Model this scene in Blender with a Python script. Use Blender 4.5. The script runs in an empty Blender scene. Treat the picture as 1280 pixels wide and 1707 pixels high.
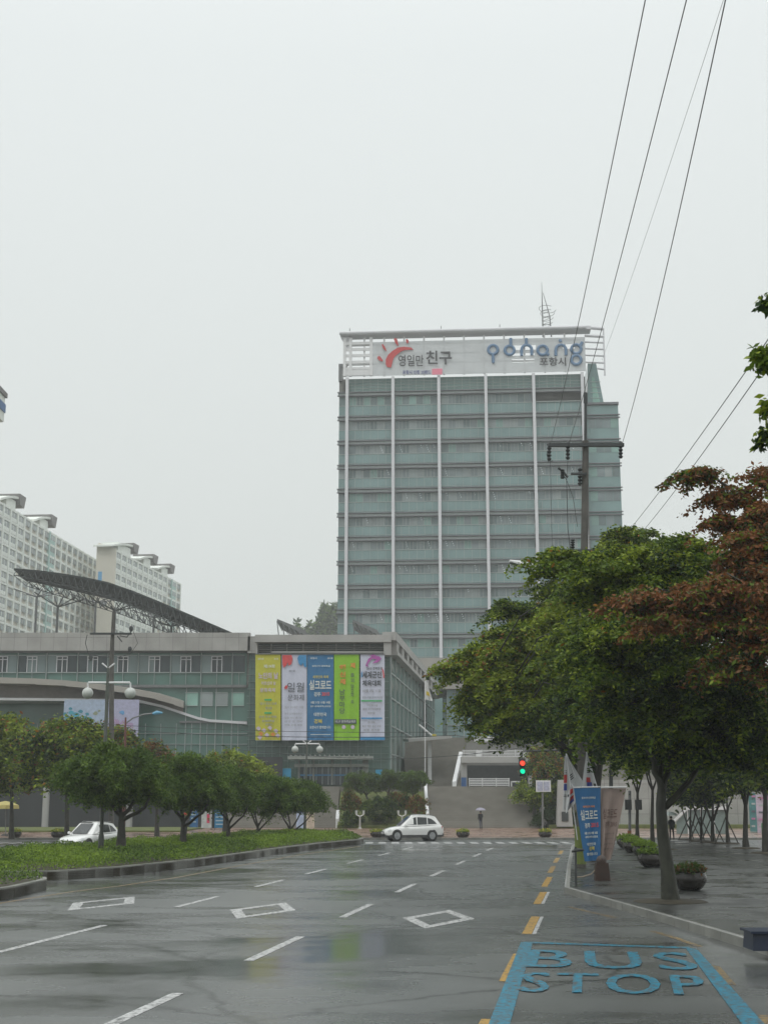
import bpy, math, random
import numpy as np
from mathutils import Vector, Matrix
R = math.radians
random.seed(7); rng = np.random.default_rng(7)
SC = bpy.context.scene; COL = SC.collection
# ------------------------------------------------------------------ camera, sky, sun, exposure
F = 2300.0; H = 2.67; TH = math.atan(481.5 / F)
cd = bpy.data.cameras.new('camera'); cam = bpy.data.objects.new('camera', cd); COL.objects.link(cam)
cd.sensor_fit = 'VERTICAL'; cd.sensor_height = 24.0; cd.lens = 24.0 * F / 1707.0
cd.clip_start = 0.1; cd.clip_end = 5000
cam.location = (0, 0, H); cam.rotation_euler = (R(90) + TH, 0, 0); SC.camera = cam
W = bpy.data.worlds.new('World'); SC.world = W; W.use_nodes = True
nt = W.node_tree; nt.nodes.clear()
wo = nt.nodes.new('ShaderNodeOutputWorld'); bg = nt.nodes.new('ShaderNodeBackground')
sky = nt.nodes.new('ShaderNodeTexSky'); sky.sky_type = 'NISHITA'; sky.sun_disc = False
sky.sun_elevation = R(52); sky.sun_rotation = R(150); sky.dust_density = 6; sky.air_density = 1.0
hs = nt.nodes.new('ShaderNodeHueSaturation'); hs.inputs['Saturation'].default_value = 0.12; hs.inputs['Value'].default_value = 0.8
tc = nt.nodes.new('ShaderNodeTexCoord'); sx = nt.nodes.new('ShaderNodeSeparateXYZ'); cr = nt.nodes.new('ShaderNodeValToRGB')
cr.color_ramp.elements[0].position = 0.0; cr.color_ramp.elements[0].color = (0.655, 0.685, 0.665, 1)
e = cr.color_ramp.elements.new(0.14); e.color = (0.675, 0.715, 0.70, 1)
e = cr.color_ramp.elements.new(0.5); e.color = (0.795, 0.84, 0.84, 1)
e = cr.color_ramp.elements.new(0.62); e.color = (0.90, 0.945, 0.945, 1); cr.color_ramp.elements[-1].position = 1.0; cr.color_ramp.elements[-1].color = (1.75, 1.82, 1.84, 1)
mul = nt.nodes.new('ShaderNodeVectorMath'); mul.operation = 'SCALE'; mul.inputs[3].default_value = 9.1
mx = nt.nodes.new('ShaderNodeMix'); mx.data_type = 'RGBA'; mx.inputs[0].default_value = 0.94
L = nt.links.new
L(sky.outputs[0], hs.inputs['Color']); L(tc.outputs['Generated'], sx.inputs[0]); L(sx.outputs[2], cr.inputs[0])
L(cr.outputs[0], mul.inputs[0]); L(hs.outputs[0], mx.inputs[6]); L(mul.outputs[0], mx.inputs[7])
L(mx.outputs[2], bg.inputs[0]); bg.inputs[1].default_value = 0.1; L(bg.outputs[0], wo.inputs[0])
sd = bpy.data.lights.new('sun', 'SUN'); sd.energy = 0.5; sd.angle = R(25); sd.color = (1, 0.97, 0.93)
so = bpy.data.objects.new('sun', sd); COL.objects.link(so); so.rotation_euler = (R(38), 0, R(150 - 180)); so.location = (0, 0, 120)
SC.view_settings.view_transform = 'Standard'; SC.view_settings.look = 'None'
SC.view_settings.exposure = 0.25; SC.view_settings.gamma = 1.0; SC.view_settings.use_curve_mapping = False
SC.render.engine = 'CYCLES'; SC.cycles.use_denoising = True; SC.cycles.max_bounces = 8
SC.cycles.transparent_max_bounces = 8; SC.cycles.volume_bounces = 2; SC.cycles.diffuse_bounces = 3; SC.cycles.glossy_bounces = 3
HAZE = 0.0005
# ------------------------------------------------------------------ measuring helpers
cth, sth = math.cos(TH), math.sin(TH)
def ray(u, v):
    x = (u - 640) / F; y = (853.5 - v) / F
    return Vector((x, cth - y * sth, sth + y * cth))
def G(u, v, z=0.0):
    d = ray(u, v); t = (z - H) / d.z; return Vector((d.x * t, d.y * t, z))
def P(u, v, Y):
    d = ray(u, v); t = Y / d.y; return Vector((d.x * t, Y, H + d.z * t))
RA = math.atan(0.149); DS, DC = math.sin(RA), math.cos(RA)
def RD(s, l, z=0.0): return Vector((s * DS + l * DC, s * DC - l * DS, z))   # road frame: s along, l to the right
# ------------------------------------------------------------------ materials
MATS = {}
def mat(name, col, rough=0.6, metal=0.0, var=0.12, scale=3.0, bump=0.0, bscale=20.0, emit=None, spec=0.5, coat=0.0, trans=0.0, stretch=None, rvar=0.0, alpha=1.0):
    if name in MATS: return MATS[name]
    m = bpy.data.materials.new(name); m.use_nodes = True; n = m.node_tree; b = n.nodes['Principled BSDF']
    tcn = n.nodes.new('ShaderNodeTexCoord'); mp = n.nodes.new('ShaderNodeMapping')
    n.links.new(tcn.outputs['Object'], mp.inputs[0])
    if stretch: mp.inputs['Scale'].default_value = stretch
    no = n.nodes.new('ShaderNodeTexNoise'); no.inputs['Scale'].default_value = scale; no.inputs['Detail'].default_value = 5
    n.links.new(mp.outputs[0], no.inputs['Vector'])
    r = n.nodes.new('ShaderNodeValToRGB'); c = Vector(col[:3])
    lo = c * (1 - var); hi = c * (1 + var)
    r.color_ramp.elements[0].position = 0.3; r.color_ramp.elements[0].color = (*lo, 1)
    r.color_ramp.elements[1].position = 0.7; r.color_ramp.elements[1].color = (*[min(1, q) for q in hi], 1)
    n.links.new(no.outputs['Fac'], r.inputs[0]); n.links.new(r.outputs[0], b.inputs['Base Color'])
    b.inputs['Roughness'].default_value = rough; b.inputs['Metallic'].default_value = metal
    b.inputs['Specular IOR Level'].default_value = spec; b.inputs['Coat Weight'].default_value = coat
    b.inputs['Transmission Weight'].default_value = trans
    if alpha < 1: b.inputs['Alpha'].default_value = alpha
    if rvar:
        mr = n.nodes.new('ShaderNodeMapRange'); mr.inputs[1].default_value = 0.35; mr.inputs[2].default_value = 0.65
        mr.inputs[3].default_value = max(0.02, rough - rvar); mr.inputs[4].default_value = rough + rvar
        n.links.new(no.outputs['Fac'], mr.inputs[0]); n.links.new(mr.outputs[0], b.inputs['Roughness'])
    if bump:
        n2 = n.nodes.new('ShaderNodeTexNoise'); n2.inputs['Scale'].default_value = bscale; n2.inputs['Detail'].default_value = 4
        n.links.new(tcn.outputs['Object'], n2.inputs['Vector'])
        bu = n.nodes.new('ShaderNodeBump'); bu.inputs['Strength'].default_value = bump; bu.inputs['Distance'].default_value = 0.02
        n.links.new(n2.outputs['Fac'], bu.inputs['Height']); n.links.new(bu.outputs[0], b.inputs['Normal'])
    if emit:
        b.inputs['Emission Color'].default_value = (*emit[:3], 1); b.inputs['Emission Strength'].default_value = emit[3]
    MATS[name] = m; return m
def leafmat(name, col, rough=0.45):
    if name in MATS: return MATS[name]
    m = mat(name, col, rough, var=0.25, scale=1.3, spec=0.18); n = m.node_tree; b = n.nodes['Principled BSDF']; tr = n.nodes.new('ShaderNodeBsdfTranslucent'); mi = n.nodes.new('ShaderNodeMixShader'); mi.inputs[0].default_value = 0.28
    n.links.new(b.inputs['Base Color'].links[0].from_socket, tr.inputs[0]); n.links.new(b.outputs[0], mi.inputs[1]); n.links.new(tr.outputs[0], mi.inputs[2]); n.links.new(mi.outputs[0], n.nodes['Material Output'].inputs['Surface']); return m
CONC = mat('concrete', (0.36, 0.355, 0.34), 0.8, var=0.1, scale=0.4, bump=0.15)
CONCD = mat('stone_grey', (0.17, 0.168, 0.155), 0.6, var=0.12, scale=0.6, bump=0.2)
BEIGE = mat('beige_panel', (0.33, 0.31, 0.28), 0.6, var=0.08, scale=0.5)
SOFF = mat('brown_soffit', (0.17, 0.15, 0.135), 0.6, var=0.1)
WHITEM = mat('white_metal', (0.66, 0.66, 0.66), 0.45, var=0.06)
TWHITE = mat('tower_frame_metal', (0.60, 0.60, 0.62), 0.5, var=0.05, scale=0.3)
SCREEN = mat('louvre_aluminium', (0.60, 0.62, 0.63), 0.45, var=0.06, scale=0.5)
DKMET = mat('dark_metal', (0.035, 0.04, 0.04), 0.5, var=0.2)
GREYM = mat('grey_steel', (0.16, 0.165, 0.165), 0.45, metal=0.2, var=0.15)
POLEC = mat('pole_concrete', (0.085, 0.08, 0.07), 0.75, var=0.2, scale=2, bump=0.2)
GL_W = [mat('office_glass_%s' % k, c, 0.12, var=0.18, scale=0.35, spec=0.5) for k, c in
        (('grey', (0.19, 0.235, 0.24)), ('dim', (0.14, 0.185, 0.185)), ('blind', (0.26, 0.30, 0.30)), ('green', (0.20, 0.32, 0.29)))]  # paled so the glass colour carries the tower's distance haze
GL_S = mat('spandrel_glass', (0.185, 0.28, 0.275), 0.15, var=0.10, scale=0.25, spec=0.5)
GL_T = mat('top_glass', (0.13, 0.20, 0.185), 0.2, var=0.12, scale=0.25)
GL_B = mat('bright_green_glass', (0.24, 0.42, 0.36), 0.15, var=0.2, scale=0.5)
GL_P = mat('podium_green_glass', (0.08, 0.16, 0.135), 0.12, var=0.22, scale=0.3, spec=0.5)
GL_D = mat('dark_window_glass', (0.03, 0.045, 0.05), 0.08, var=0.3, scale=0.4)
LOUV = mat('louvre_dark', (0.155, 0.16, 0.17), 0.6, var=0.1)
MULL = mat('mullion_metal', (0.32, 0.36, 0.35), 0.5, var=0.06)
LIT = mat('ceiling_lamp_glow', (0.8, 0.85, 0.85), 0.5, emit=(0.85, 0.95, 1.0, 0.55))
APW = mat('apartment_white', (0.78, 0.81, 0.76), 0.8, var=0.05, scale=0.15)
APB = mat('apartment_beige', (0.60, 0.57, 0.49), 0.8, var=0.05, scale=0.15)
APG = mat('apartment_mint', (0.42, 0.58, 0.54), 0.8, var=0.05, scale=0.15)
APGL = mat('apartment_glass_hazed', (0.32, 0.36, 0.355), 0.15, var=0.4, scale=0.2)  # lightened to paint far haze into the window colour
APR = mat('roof_cap_grey', (0.19, 0.18, 0.175), 0.7, var=0.15)
BARK = mat('wet_bark', (0.028, 0.026, 0.018), 0.6, var=0.35, scale=4, bump=0.6, bscale=14)
BARKG = mat('mossy_bark', (0.026, 0.028, 0.017), 0.55, var=0.6, scale=5, bump=1.0, bscale=9, stretch=(1, 1, .35))
G1 = leafmat('leaf_green', (0.105, 0.165, 0.018)); G2 = leafmat('leaf_yellow_green', (0.225, 0.285, 0.026)); G3 = leafmat('leaf_deep_green_shade', (0.028, 0.058, 0.014))  # deep green darkened to put shade under the crowns into the leaf colour
RE1 = leafmat('leaf_russet', (0.22, 0.088, 0.032)); RE2 = leafmat('leaf_brown', (0.17, 0.085, 0.03)); OR1 = leafmat('leaf_orange', (0.28, 0.13, 0.02))
PN1 = leafmat('needle_dark', (0.055, 0.10, 0.020), 0.6); PN2 = leafmat('needle_mid', (0.10, 0.165, 0.028), 0.6)
GC1 = leafmat('ground_cover_bright', (0.20, 0.30, 0.03)); GC2 = leafmat('ground_cover_mid', (0.12, 0.20, 0.026)); GC3 = leafmat('ground_cover_dark', (0.055, 0.10, 0.018))
BLK = mat('rubber_black', (0.02, 0.02, 0.02), 0.7); CARW = mat('car_white_paint', (0.72, 0.72, 0.70), 0.18, var=0.02, coat=0.7)
CARG = mat('car_glass', (0.03, 0.035, 0.035), 0.05, var=0.1); RIM = mat('alloy_rim', (0.35, 0.36, 0.37), 0.3, metal=0.7, var=0.1)
HLMP = mat('headlight_lens', (0.6, 0.62, 0.62), 0.08, var=0.1, coat=1); TAIL = mat('tail_light_red', (0.35, 0.02, 0.02), 0.15)
CLAD = mat('dark_cladding', (0.05, 0.05, 0.048), 0.6)
def jointed(name, col, rough, sc=0.35, h=0.5, rot=(R(90), 0, 0)):
    m = mat(name, col, rough, var=0.14, scale=0.5, bump=0.15); n = m.node_tree; b = n.nodes['Principled BSDF']; src = b.inputs['Base Color'].links[0].from_socket
    tcn = n.nodes.new('ShaderNodeTexCoord'); mp = n.nodes.new('ShaderNodeMapping'); mp.inputs['Rotation'].default_value = rot; n.links.new(tcn.outputs['Object'], mp.inputs[0])
    br = n.nodes.new('ShaderNodeTexBrick'); br.offset = 0.0; br.inputs['Scale'].default_value = sc; br.inputs['Color1'].default_value = (1, 1, 1, 1); br.inputs['Color2'].default_value = (.88, .88, .87, 1); br.inputs['Mortar'].default_value = (.55, .55, .54, 1); br.inputs['Mortar Size'].default_value = 0.008; br.inputs['Row Height'].default_value = h
    n.links.new(mp.outputs[0], br.inputs['Vector']); mm = n.nodes.new('ShaderNodeMix'); mm.data_type = 'RGBA'; mm.blend_type = 'MULTIPLY'; mm.inputs[0].default_value = 1
    n.links.new(src, mm.inputs[6]); n.links.new(br.outputs['Color'], mm.inputs[7]); n.links.new(mm.outputs[2], b.inputs['Base Color']); return m
CONCJ = jointed('jointed_concrete', (0.34, 0.335, 0.32), 0.75)
# ------------------------------------------------------------------ mesh builder
class MB:
    def __init__(s): s.v = []; s.f = []; s.m = []
    def quad(s, a, b, c, d, mi=0):
        i = len(s.v); s.v += [tuple(a), tuple(b), tuple(c), tuple(d)]; s.f.append((i, i + 1, i + 2, i + 3)); s.m.append(mi); return s
    def poly(s, pts, mi=0):
        i = len(s.v); s.v += [tuple(p) for p in pts]; s.f.append(tuple(range(i, i + len(pts)))); s.m.append(mi); return s
    def box(s, x0, x1, y0, y1, z0, z1, mi=0):
        i = len(s.v)
        s.v += [(x0, y0, z0), (x1, y0, z0), (x1, y1, z0), (x0, y1, z0), (x0, y0, z1), (x1, y0, z1), (x1, y1, z1), (x0, y1, z1)]
        for f in ((0, 3, 2, 1), (4, 5, 6, 7), (0, 1, 5, 4), (1, 2, 6, 5), (2, 3, 7, 6), (3, 0, 4, 7)):
            s.f.append(tuple(i + k for k in f)); s.m.append(mi)
        return s
    def hexa(s, p, mi=0):      # 8 points: bottom loop, top loop
        i = len(s.v); s.v += [tuple(q) for q in p]
        for f in ((0, 3, 2, 1), (4, 5, 6, 7), (0, 1, 5, 4), (1, 2, 6, 5), (2, 3, 7, 6), (3, 0, 4, 7)):
            s.f.append(tuple(i + k for k in f)); s.m.append(mi)
        return s
    def prism(s, pts, off, mi=0):   # polygon swept by a vector
        n = len(pts); i = len(s.v); off = Vector(off)
        s.v += [tuple(p) for p in pts] + [tuple(Vector(p) + off) for p in pts]
        s.f.append(tuple(i + k for k in range(n))[::-1]); s.m.append(mi)
        s.f.append(tuple(i + n + k for k in range(n))); s.m.append(mi)
        for k in range(n):
            q = (k + 1) % n; s.f.append((i + k, i + q, i + n + q, i + n + k)); s.m.append(mi)
        return s
    def tube(s, pts, rad, n=8, mi=0, cap=True):
        pts = [Vector(p) for p in pts]
        if not hasattr(rad, '__len__'): rad = [rad] * len(pts)
        base = len(s.v); up = None
        for k, p in enumerate(pts):
            t = (pts[min(k + 1, len(pts) - 1)] - pts[max(k - 1, 0)])
            t = t.normalized() if t.length > 1e-9 else Vector((0, 0, 1))
            if up is None:
                a = Vector((0, 0, 1)) if abs(t.z) < 0.9 else Vector((1, 0, 0)); up = t.cross(a).normalized()
            else:
                up = (up - t * up.dot(t)); up = up.normalized() if up.length > 1e-6 else t.orthogonal().normalized()
            w = t.cross(up)
            for j in range(n):
                an = 2 * math.pi * j / n; s.v.append(tuple(p + (up * math.cos(an) + w * math.sin(an)) * rad[k]))
        for k in range(len(pts) - 1):
            for j in range(n):
                a = base + k * n + j; b = base + k * n + (j + 1) % n
                s.f.append((a, b, b + n, a + n)); s.m.append(mi)
        if cap:
            s.f.append(tuple(base + j for j in range(n))[::-1]); s.m.append(mi)
            e_ = base + (len(pts) - 1) * n; s.f.append(tuple(e_ + j for j in range(n))); s.m.append(mi)
        return s
    def lathe(s, prof, c=(0, 0, 0), n=16, mi=0):
        b = len(s.v)
        for r, z in prof:
            for j in range(n):
                a = 2 * math.pi * j / n; s.v.append((c[0] + r * math.cos(a), c[1] + r * math.sin(a), c[2] + z))
        for k in range(len(prof) - 1):
            for j in range(n):
                p = b + k * n + j; q = b + k * n + (j + 1) % n; s.f.append((p, q, q + n, p + n)); s.m.append(mi)
        s.f.append(tuple(b + j for j in range(n))[::-1]); s.m.append(mi)
        e_ = b + (len(prof) - 1) * n; s.f.append(tuple(e_ + j for j in range(n))); s.m.append(mi)
        return s
    def sphere(s, c, r, n=14, mi=0, sz=1.0):
        return s.lathe([(max(0.01 * r, r * math.sin(math.pi * k / n)), -r * sz * math.cos(math.pi * k / n)) for k in range(n + 1)], c, n, mi)
    def mesh(s, name, mats):
        me = bpy.data.meshes.new(name); me.from_pydata(s.v, [], s.f)
        for m in (mats if isinstance(mats, (list, tuple)) else [mats]): me.materials.append(m)
        if any(s.m): me.polygons.foreach_set('material_index', s.m)
        me.update(); return me
WT = {}
def place(o, parent):
    if parent is not None:
        o.parent = parent; w = WT.get(parent.name, Vector((0, 0, 0))); o.location = -w; WT[o.name] = Vector((0, 0, 0))
    else: WT[o.name] = Vector((0, 0, 0))
def obj(name, mb, mats, parent=None, smooth=False, label=None, local=False):
    me = mb.mesh(name, mats) if isinstance(mb, MB) else mb
    o = bpy.data.objects.new(name, me); COL.objects.link(o)
    if local: o.parent = parent; WT[o.name] = Vector((0, 0, 0))
    else: place(o, parent)
    if smooth:
        me.polygons.foreach_set('use_smooth', [True] * len(me.polygons))
        try: me.set_sharp_from_angle(angle=R(40))
        except Exception: pass
    if label: o['label'] = label
    return o
def tag(o, label, cat, group=None, kind=None):
    o['label'] = label; o['category'] = cat
    if group: o['group'] = group
    if kind: o['kind'] = kind
    return o
def thing(name, label, cat, loc=(0, 0, 0), rz=0.0, group=None):
    o = bpy.data.objects.new(name, None); COL.objects.link(o); o.location = loc; o.rotation_euler = (0, 0, rz)
    o.empty_display_size = 0.3; WT[o.name] = Vector(loc); return tag(o, label, cat, group)
def struct(name, mb, mats, smooth=False):
    o = obj(name, mb, mats, None, smooth); o['kind'] = 'structure'; return o
def dup(root, loc, rz, label=None, scale=None):
    def cp(o, par):
        c = o.copy(); COL.objects.link(c); c.parent = par
        for ch in list(o.children): cp(ch, c)
        return c
    r = root.copy(); COL.objects.link(r); r.location = loc; r.rotation_euler = (0, 0, rz)
    if scale: r.scale = (scale, scale, scale) if not hasattr(scale, '__len__') else scale
    if label: r['label'] = label
    for ch in list(root.children): cp(ch, r)
    return r
# text: glyph outlines as a mesh fitted into a rectangle; org + ux*a + uy*b, thickness along n
def text(s, org, ux, uy, nrm, w, h, mb, mi=0, thick=0.02, bold=0.0, keep=False, spacing=1.0):
    c = bpy.data.curves.new('lettering', 'FONT'); c.body = s; c.offset = bold; c.space_character = spacing; c.resolution_u = 3
    o = bpy.data.objects.new('lettering', c); COL.objects.link(o)
    dg = bpy.context.evaluated_depsgraph_get(); me = bpy.data.meshes.new_from_object(o.evaluated_get(dg))
    vs = [v.co.copy() for v in me.vertices]; fs = [tuple(p.vertices) for p in me.polygons]
    bpy.data.objects.remove(o); bpy.data.curves.remove(c)
    if not vs: return
    x0 = min(v.x for v in vs); x1 = max(v.x for v in vs); y0 = min(v.y for v in vs); y1 = max(v.y for v in vs)
    kx = w / max(1e-6, x1 - x0); ky = h / max(1e-6, y1 - y0)
    if keep:
        kx = ky = min(kx, ky)
    ox = (w - (x1 - x0) * kx) / 2
    ux, uy, nrm, org = Vector(ux), Vector(uy), Vector(nrm), Vector(org)
    i = len(mb.v)
    for v in vs: mb.v.append(tuple(org + ux * (ox + (v.x - x0) * kx) + uy * ((v.y - y0) * ky) + nrm * thick))
    for f in fs: mb.f.append(tuple(i + k for k in f)); mb.m.append(mi)
    bpy.data.meshes.remove(me)
# leaves: many small folded quads
def leafmesh(name, cen, size, mats, wts, droop=0.3, flat=0.4, pm=None):
    n = len(cen)
    d = rng.normal(size=(n, 3)); d[:, 2] = d[:, 2] * flat - droop; d /= np.linalg.norm(d, axis=1)[:, None]
    q = rng.normal(size=(n, 3)); q = np.cross(d, q); q /= np.linalg.norm(q, axis=1)[:, None] + 1e-9
    sz = size * rng.uniform(0.4, 1.5, n)[:, None]
    a = cen; b = cen + d * sz * 0.5 + q * sz * 0.22; c = cen + d * sz; e_ = cen + d * sz * 0.5 - q * sz * 0.22
    v = np.stack([a, b, c, e_], 1).reshape(-1, 3)
    me = bpy.data.meshes.new(name); me.vertices.add(4 * n); me.vertices.foreach_set('co', v.ravel().astype(np.float32))
    me.loops.add(4 * n); me.loops.foreach_set('vertex_index', np.arange(4 * n, dtype=np.int32))
    me.polygons.add(n); me.polygons.foreach_set('loop_start', np.arange(0, 4 * n, 4, dtype=np.int32))
    try: me.polygons.foreach_set('loop_total', np.full(n, 4, dtype=np.int32))
    except Exception: pass
    for m in mats: me.materials.append(m)
    mi = rng.choice(len(mats), n, p=np.array(wts) / sum(wts)) if pm is None else pm
    me.polygons.foreach_set('material_index', mi.astype(np.int32)); me.update(calc_edges=True); return me
def clumps(ell, per, cr=0.5, ch=0.16, shell=0.55):
    """ell: (centre, radii, number of clumps, weights) -> leaf centres, clump centres, weight rows"""
    pts = []; cc = []; ww = []
    for c, r, n, w in ell:
        c = np.array(c); r = np.array(r)
        d = rng.normal(size=(n, 3)); d /= np.linalg.norm(d, axis=1)[:, None]
        k = c + d * r * (shell + (1.05 - shell) * rng.random((n, 1)) ** 0.7)
        cc.append(k)
        for kk in k:
            m = int(per * rng.uniform(0.5, 1.5)); L_ = cr * rng.uniform(0.7, 1.5); Wd = L_ * rng.uniform(.35, .6)
            dd = (kk - c)[:2]; az = math.atan2(dd[1], dd[0]) + rng.normal() * .6
            x = rng.normal(size=m) * .5; x = np.clip(x, -1, 1.15); y = rng.normal(size=m) * .42 * (1.15 - .5 * np.abs(x)); ax_, ay_ = math.cos(az), math.sin(az)
            X = (ax_ * x * L_ - ay_ * y * Wd); Y = (ay_ * x * L_ + ax_ * y * Wd)
            z = rng.normal(size=m) * ch - rng.uniform(.1, .45) * L_ * (x + .4) ** 2 - .2 * np.abs(y) * Wd
            pts.append(np.stack([kk[0] + X, kk[1] + Y, kk[2] + z], 1)); ww.append(np.tile(np.array(w, float) * rng.uniform(0.2, 1.8, len(w)) ** 1.5, (m, 1)))
    return np.concatenate(pts), np.concatenate(cc), np.concatenate(ww)
def pick(ww):
    c = np.cumsum(ww, 1); c /= c[:, -1:]; return (rng.random((len(ww), 1)) > c).sum(1)
def wob(a, b, n, amp):
    a, b = Vector(a), Vector(b); out = []
    for k in range(n + 1):
        t = k / n; p = a.lerp(b, t)
        if 0 < k < n: p += Vector((random.uniform(-1, 1), random.uniform(-1, 1), random.uniform(-.5, .5))) * amp
        out.append(p)
    return out
def tree(name, label, cat, base, top, tr, limbs, ell, per, leaf, mats, cr=0.5, ch=0.16, shell=0.55, group=None, bark=None, nb=26, droop=0.3, flat=0.4, trunk_pts=None):
    """trunk from base to top, limbs to points, twigs to clumps, crown of leaves"""
    bark = bark or BARK
    t = thing(name, label, cat, base, 0, group)
    mb = MB(); tp = trunk_pts or wob(base, top, 5, tr * 0.35); nn = len(tp)
    mb.tube(tp, [tr * (1.25 if k == 0 else 1) * (1 - 0.45 * k / (nn - 1)) for k in range(nn)], 10)
    pts, cc, ww = clumps(ell, per, cr, ch, shell)
    ends = []
    for lp in limbs:
        lp = [Vector(q) for q in lp]; pp = [tp[-2].lerp(tp[-1], 0.3)] + lp if len(lp) == 1 else lp
        q = []
        for a, b in zip(pp[:-1], pp[1:]): q += wob(a, b, 3, 0.06)[(1 if q else 0):]
        mb.tube(q, [tr * 0.5 * (1 - 0.75 * k / (len(q) - 1)) for k in range(len(q))], 7); ends += q[2:]
    ends = ends or [tp[-1]]
    for k in rng.choice(len(cc), min(nb, len(cc)), replace=False):
        c = Vector(cc[k]); s_ = min(ends, key=lambda e_: (e_ - c).length)
        m = s_.lerp(c, 0.5) + Vector((0, 0, 0.12 * (c - s_).length))
        mb.tube([s_, s_.lerp(m, 0.6), m, c], [tr * 0.17, tr * 0.13, tr * 0.09, tr * 0.03], 5)
    obj('trunk', mb, bark, t, True)
    obj('crown', leafmesh('crown', pts, leaf, mats, None, droop, flat, pick(ww)), None, t)
    return t
# ================================================================== THE SETTING
def asphalt():
    m = bpy.data.materials.new('wet_asphalt'); m.use_nodes = True; n = m.node_tree; b = n.nodes['Principled BSDF']; K = n.links.new
    tcn = n.nodes.new('ShaderNodeTexCoord'); mp = n.nodes.new('ShaderNodeMapping'); mp.inputs['Rotation'].default_value = (0, 0, R(-78)); mp.inputs['Scale'].default_value = (0.55, 1.0, 1)
    K(tcn.outputs['Object'], mp.inputs[0])
    n1 = n.nodes.new('ShaderNodeTexNoise'); n1.inputs['Scale'].default_value = 0.42; n1.inputs['Detail'].default_value = 7; n1.inputs['Roughness'].default_value = 0.62; K(mp.outputs[0], n1.inputs['Vector'])
    n2 = n.nodes.new('ShaderNodeTexNoise'); n2.inputs['Scale'].default_value = 60; n2.inputs['Detail'].default_value = 3; K(tcn.outputs['Object'], n2.inputs['Vector'])
    n3 = n.nodes.new('ShaderNodeTexNoise'); n3.inputs['Scale'].default_value = 0.09; n3.inputs['Detail'].default_value = 3; K(mp.outputs[0], n3.inputs['Vector'])
    vo = n.nodes.new('ShaderNodeTexVoronoi'); vo.feature = 'DISTANCE_TO_EDGE'; vo.inputs['Scale'].default_value = 0.16
    wv = n.nodes.new('ShaderNodeMix'); wv.data_type = 'VECTOR'; wv.inputs[0].default_value = 0.35; K(tcn.outputs['Object'], wv.inputs[4]); K(n1.outputs['Color'], wv.inputs[5]); 
    ad = n.nodes.new('ShaderNodeVectorMath'); ad.operation = 'MULTIPLY_ADD'; ad.inputs[1].default_value = (2.5, 2.5, 0); K(n1.outputs['Color'], ad.inputs[0]); K(tcn.outputs['Object'], ad.inputs[2]); K(ad.outputs[0], vo.inputs['Vector'])
    ck = n.nodes.new('ShaderNodeMapRange'); ck.inputs[1].default_value = 0.0; ck.inputs[2].default_value = 0.012; ck.inputs[3].default_value = 0.35; ck.inputs[4].default_value = 1; K(vo.outputs['Distance'], ck.inputs[0])
    r = n.nodes.new('ShaderNodeValToRGB'); r.color_ramp.elements[0].position = 0.32; r.color_ramp.elements[0].color = (0.068, 0.072, 0.070, 1)
    r.color_ramp.elements[1].position = 0.72; r.color_ramp.elements[1].color = (0.125, 0.131, 0.127, 1); K(n1.outputs['Fac'], r.inputs[0])
    mm = n.nodes.new('ShaderNodeMix'); mm.data_type = 'RGBA'; mm.blend_type = 'MULTIPLY'; mm.inputs[0].default_value = 1; K(r.outputs[0], mm.inputs[6]); K(ck.outputs[0], mm.inputs[7])
    sp = n.nodes.new('ShaderNodeMapRange'); sp.inputs[1].default_value = .3; sp.inputs[2].default_value = .7; sp.inputs[3].default_value = .62; sp.inputs[4].default_value = 1.38; n4 = n.nodes.new('ShaderNodeTexNoise'); n4.inputs['Scale'].default_value = 22; n4.inputs['Detail'].default_value = 6; n4.inputs['Roughness'].default_value = .8; K(tcn.outputs['Object'], n4.inputs['Vector']); K(n4.outputs['Fac'], sp.inputs[0])
    m4 = n.nodes.new('ShaderNodeMix'); m4.data_type = 'RGBA'; m4.blend_type = 'MULTIPLY'; m4.inputs[0].default_value = 1; K(mm.outputs[2], m4.inputs[6]); K(sp.outputs[0], m4.inputs[7]); K(m4.outputs[2], b.inputs['Base Color'])
    s2 = n.nodes.new('ShaderNodeMath'); s2.operation = 'MULTIPLY_ADD'; s2.inputs[1].default_value = 0.5; K(n3.outputs['Fac'], s2.inputs[0]); 
    s3 = n.nodes.new('ShaderNodeMath'); s3.operation = 'MULTIPLY'; s3.inputs[1].default_value = 0.6; K(n1.outputs['Fac'], s3.inputs[0]); K(s3.outputs[0], s2.inputs[2])
    rr = n.nodes.new('ShaderNodeMapRange'); rr.inputs[1].default_value = 0.45; rr.inputs[2].default_value = 0.60; rr.inputs[3].default_value = 0.14; rr.inputs[4].default_value = 0.32; K(s2.outputs[0], rr.inputs[0]); K(rr.outputs[0], b.inputs['Roughness'])
    bs = n.nodes.new('ShaderNodeMapRange'); bs.inputs[1].default_value = 0.45; bs.inputs[2].default_value = 0.58; bs.inputs[3].default_value = 0.02; bs.inputs[4].default_value = 0.28; K(s2.outputs[0], bs.inputs[0])
    bu = n.nodes.new('ShaderNodeBump'); bu.inputs['Distance'].default_value = 0.012; K(bs.outputs[0], bu.inputs['Strength']); K(n2.outputs['Fac'], bu.inputs['Height']); K(bu.outputs[0], b.inputs['Normal'])
    b.inputs['Specular IOR Level'].default_value = 0.5
    return m
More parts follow.
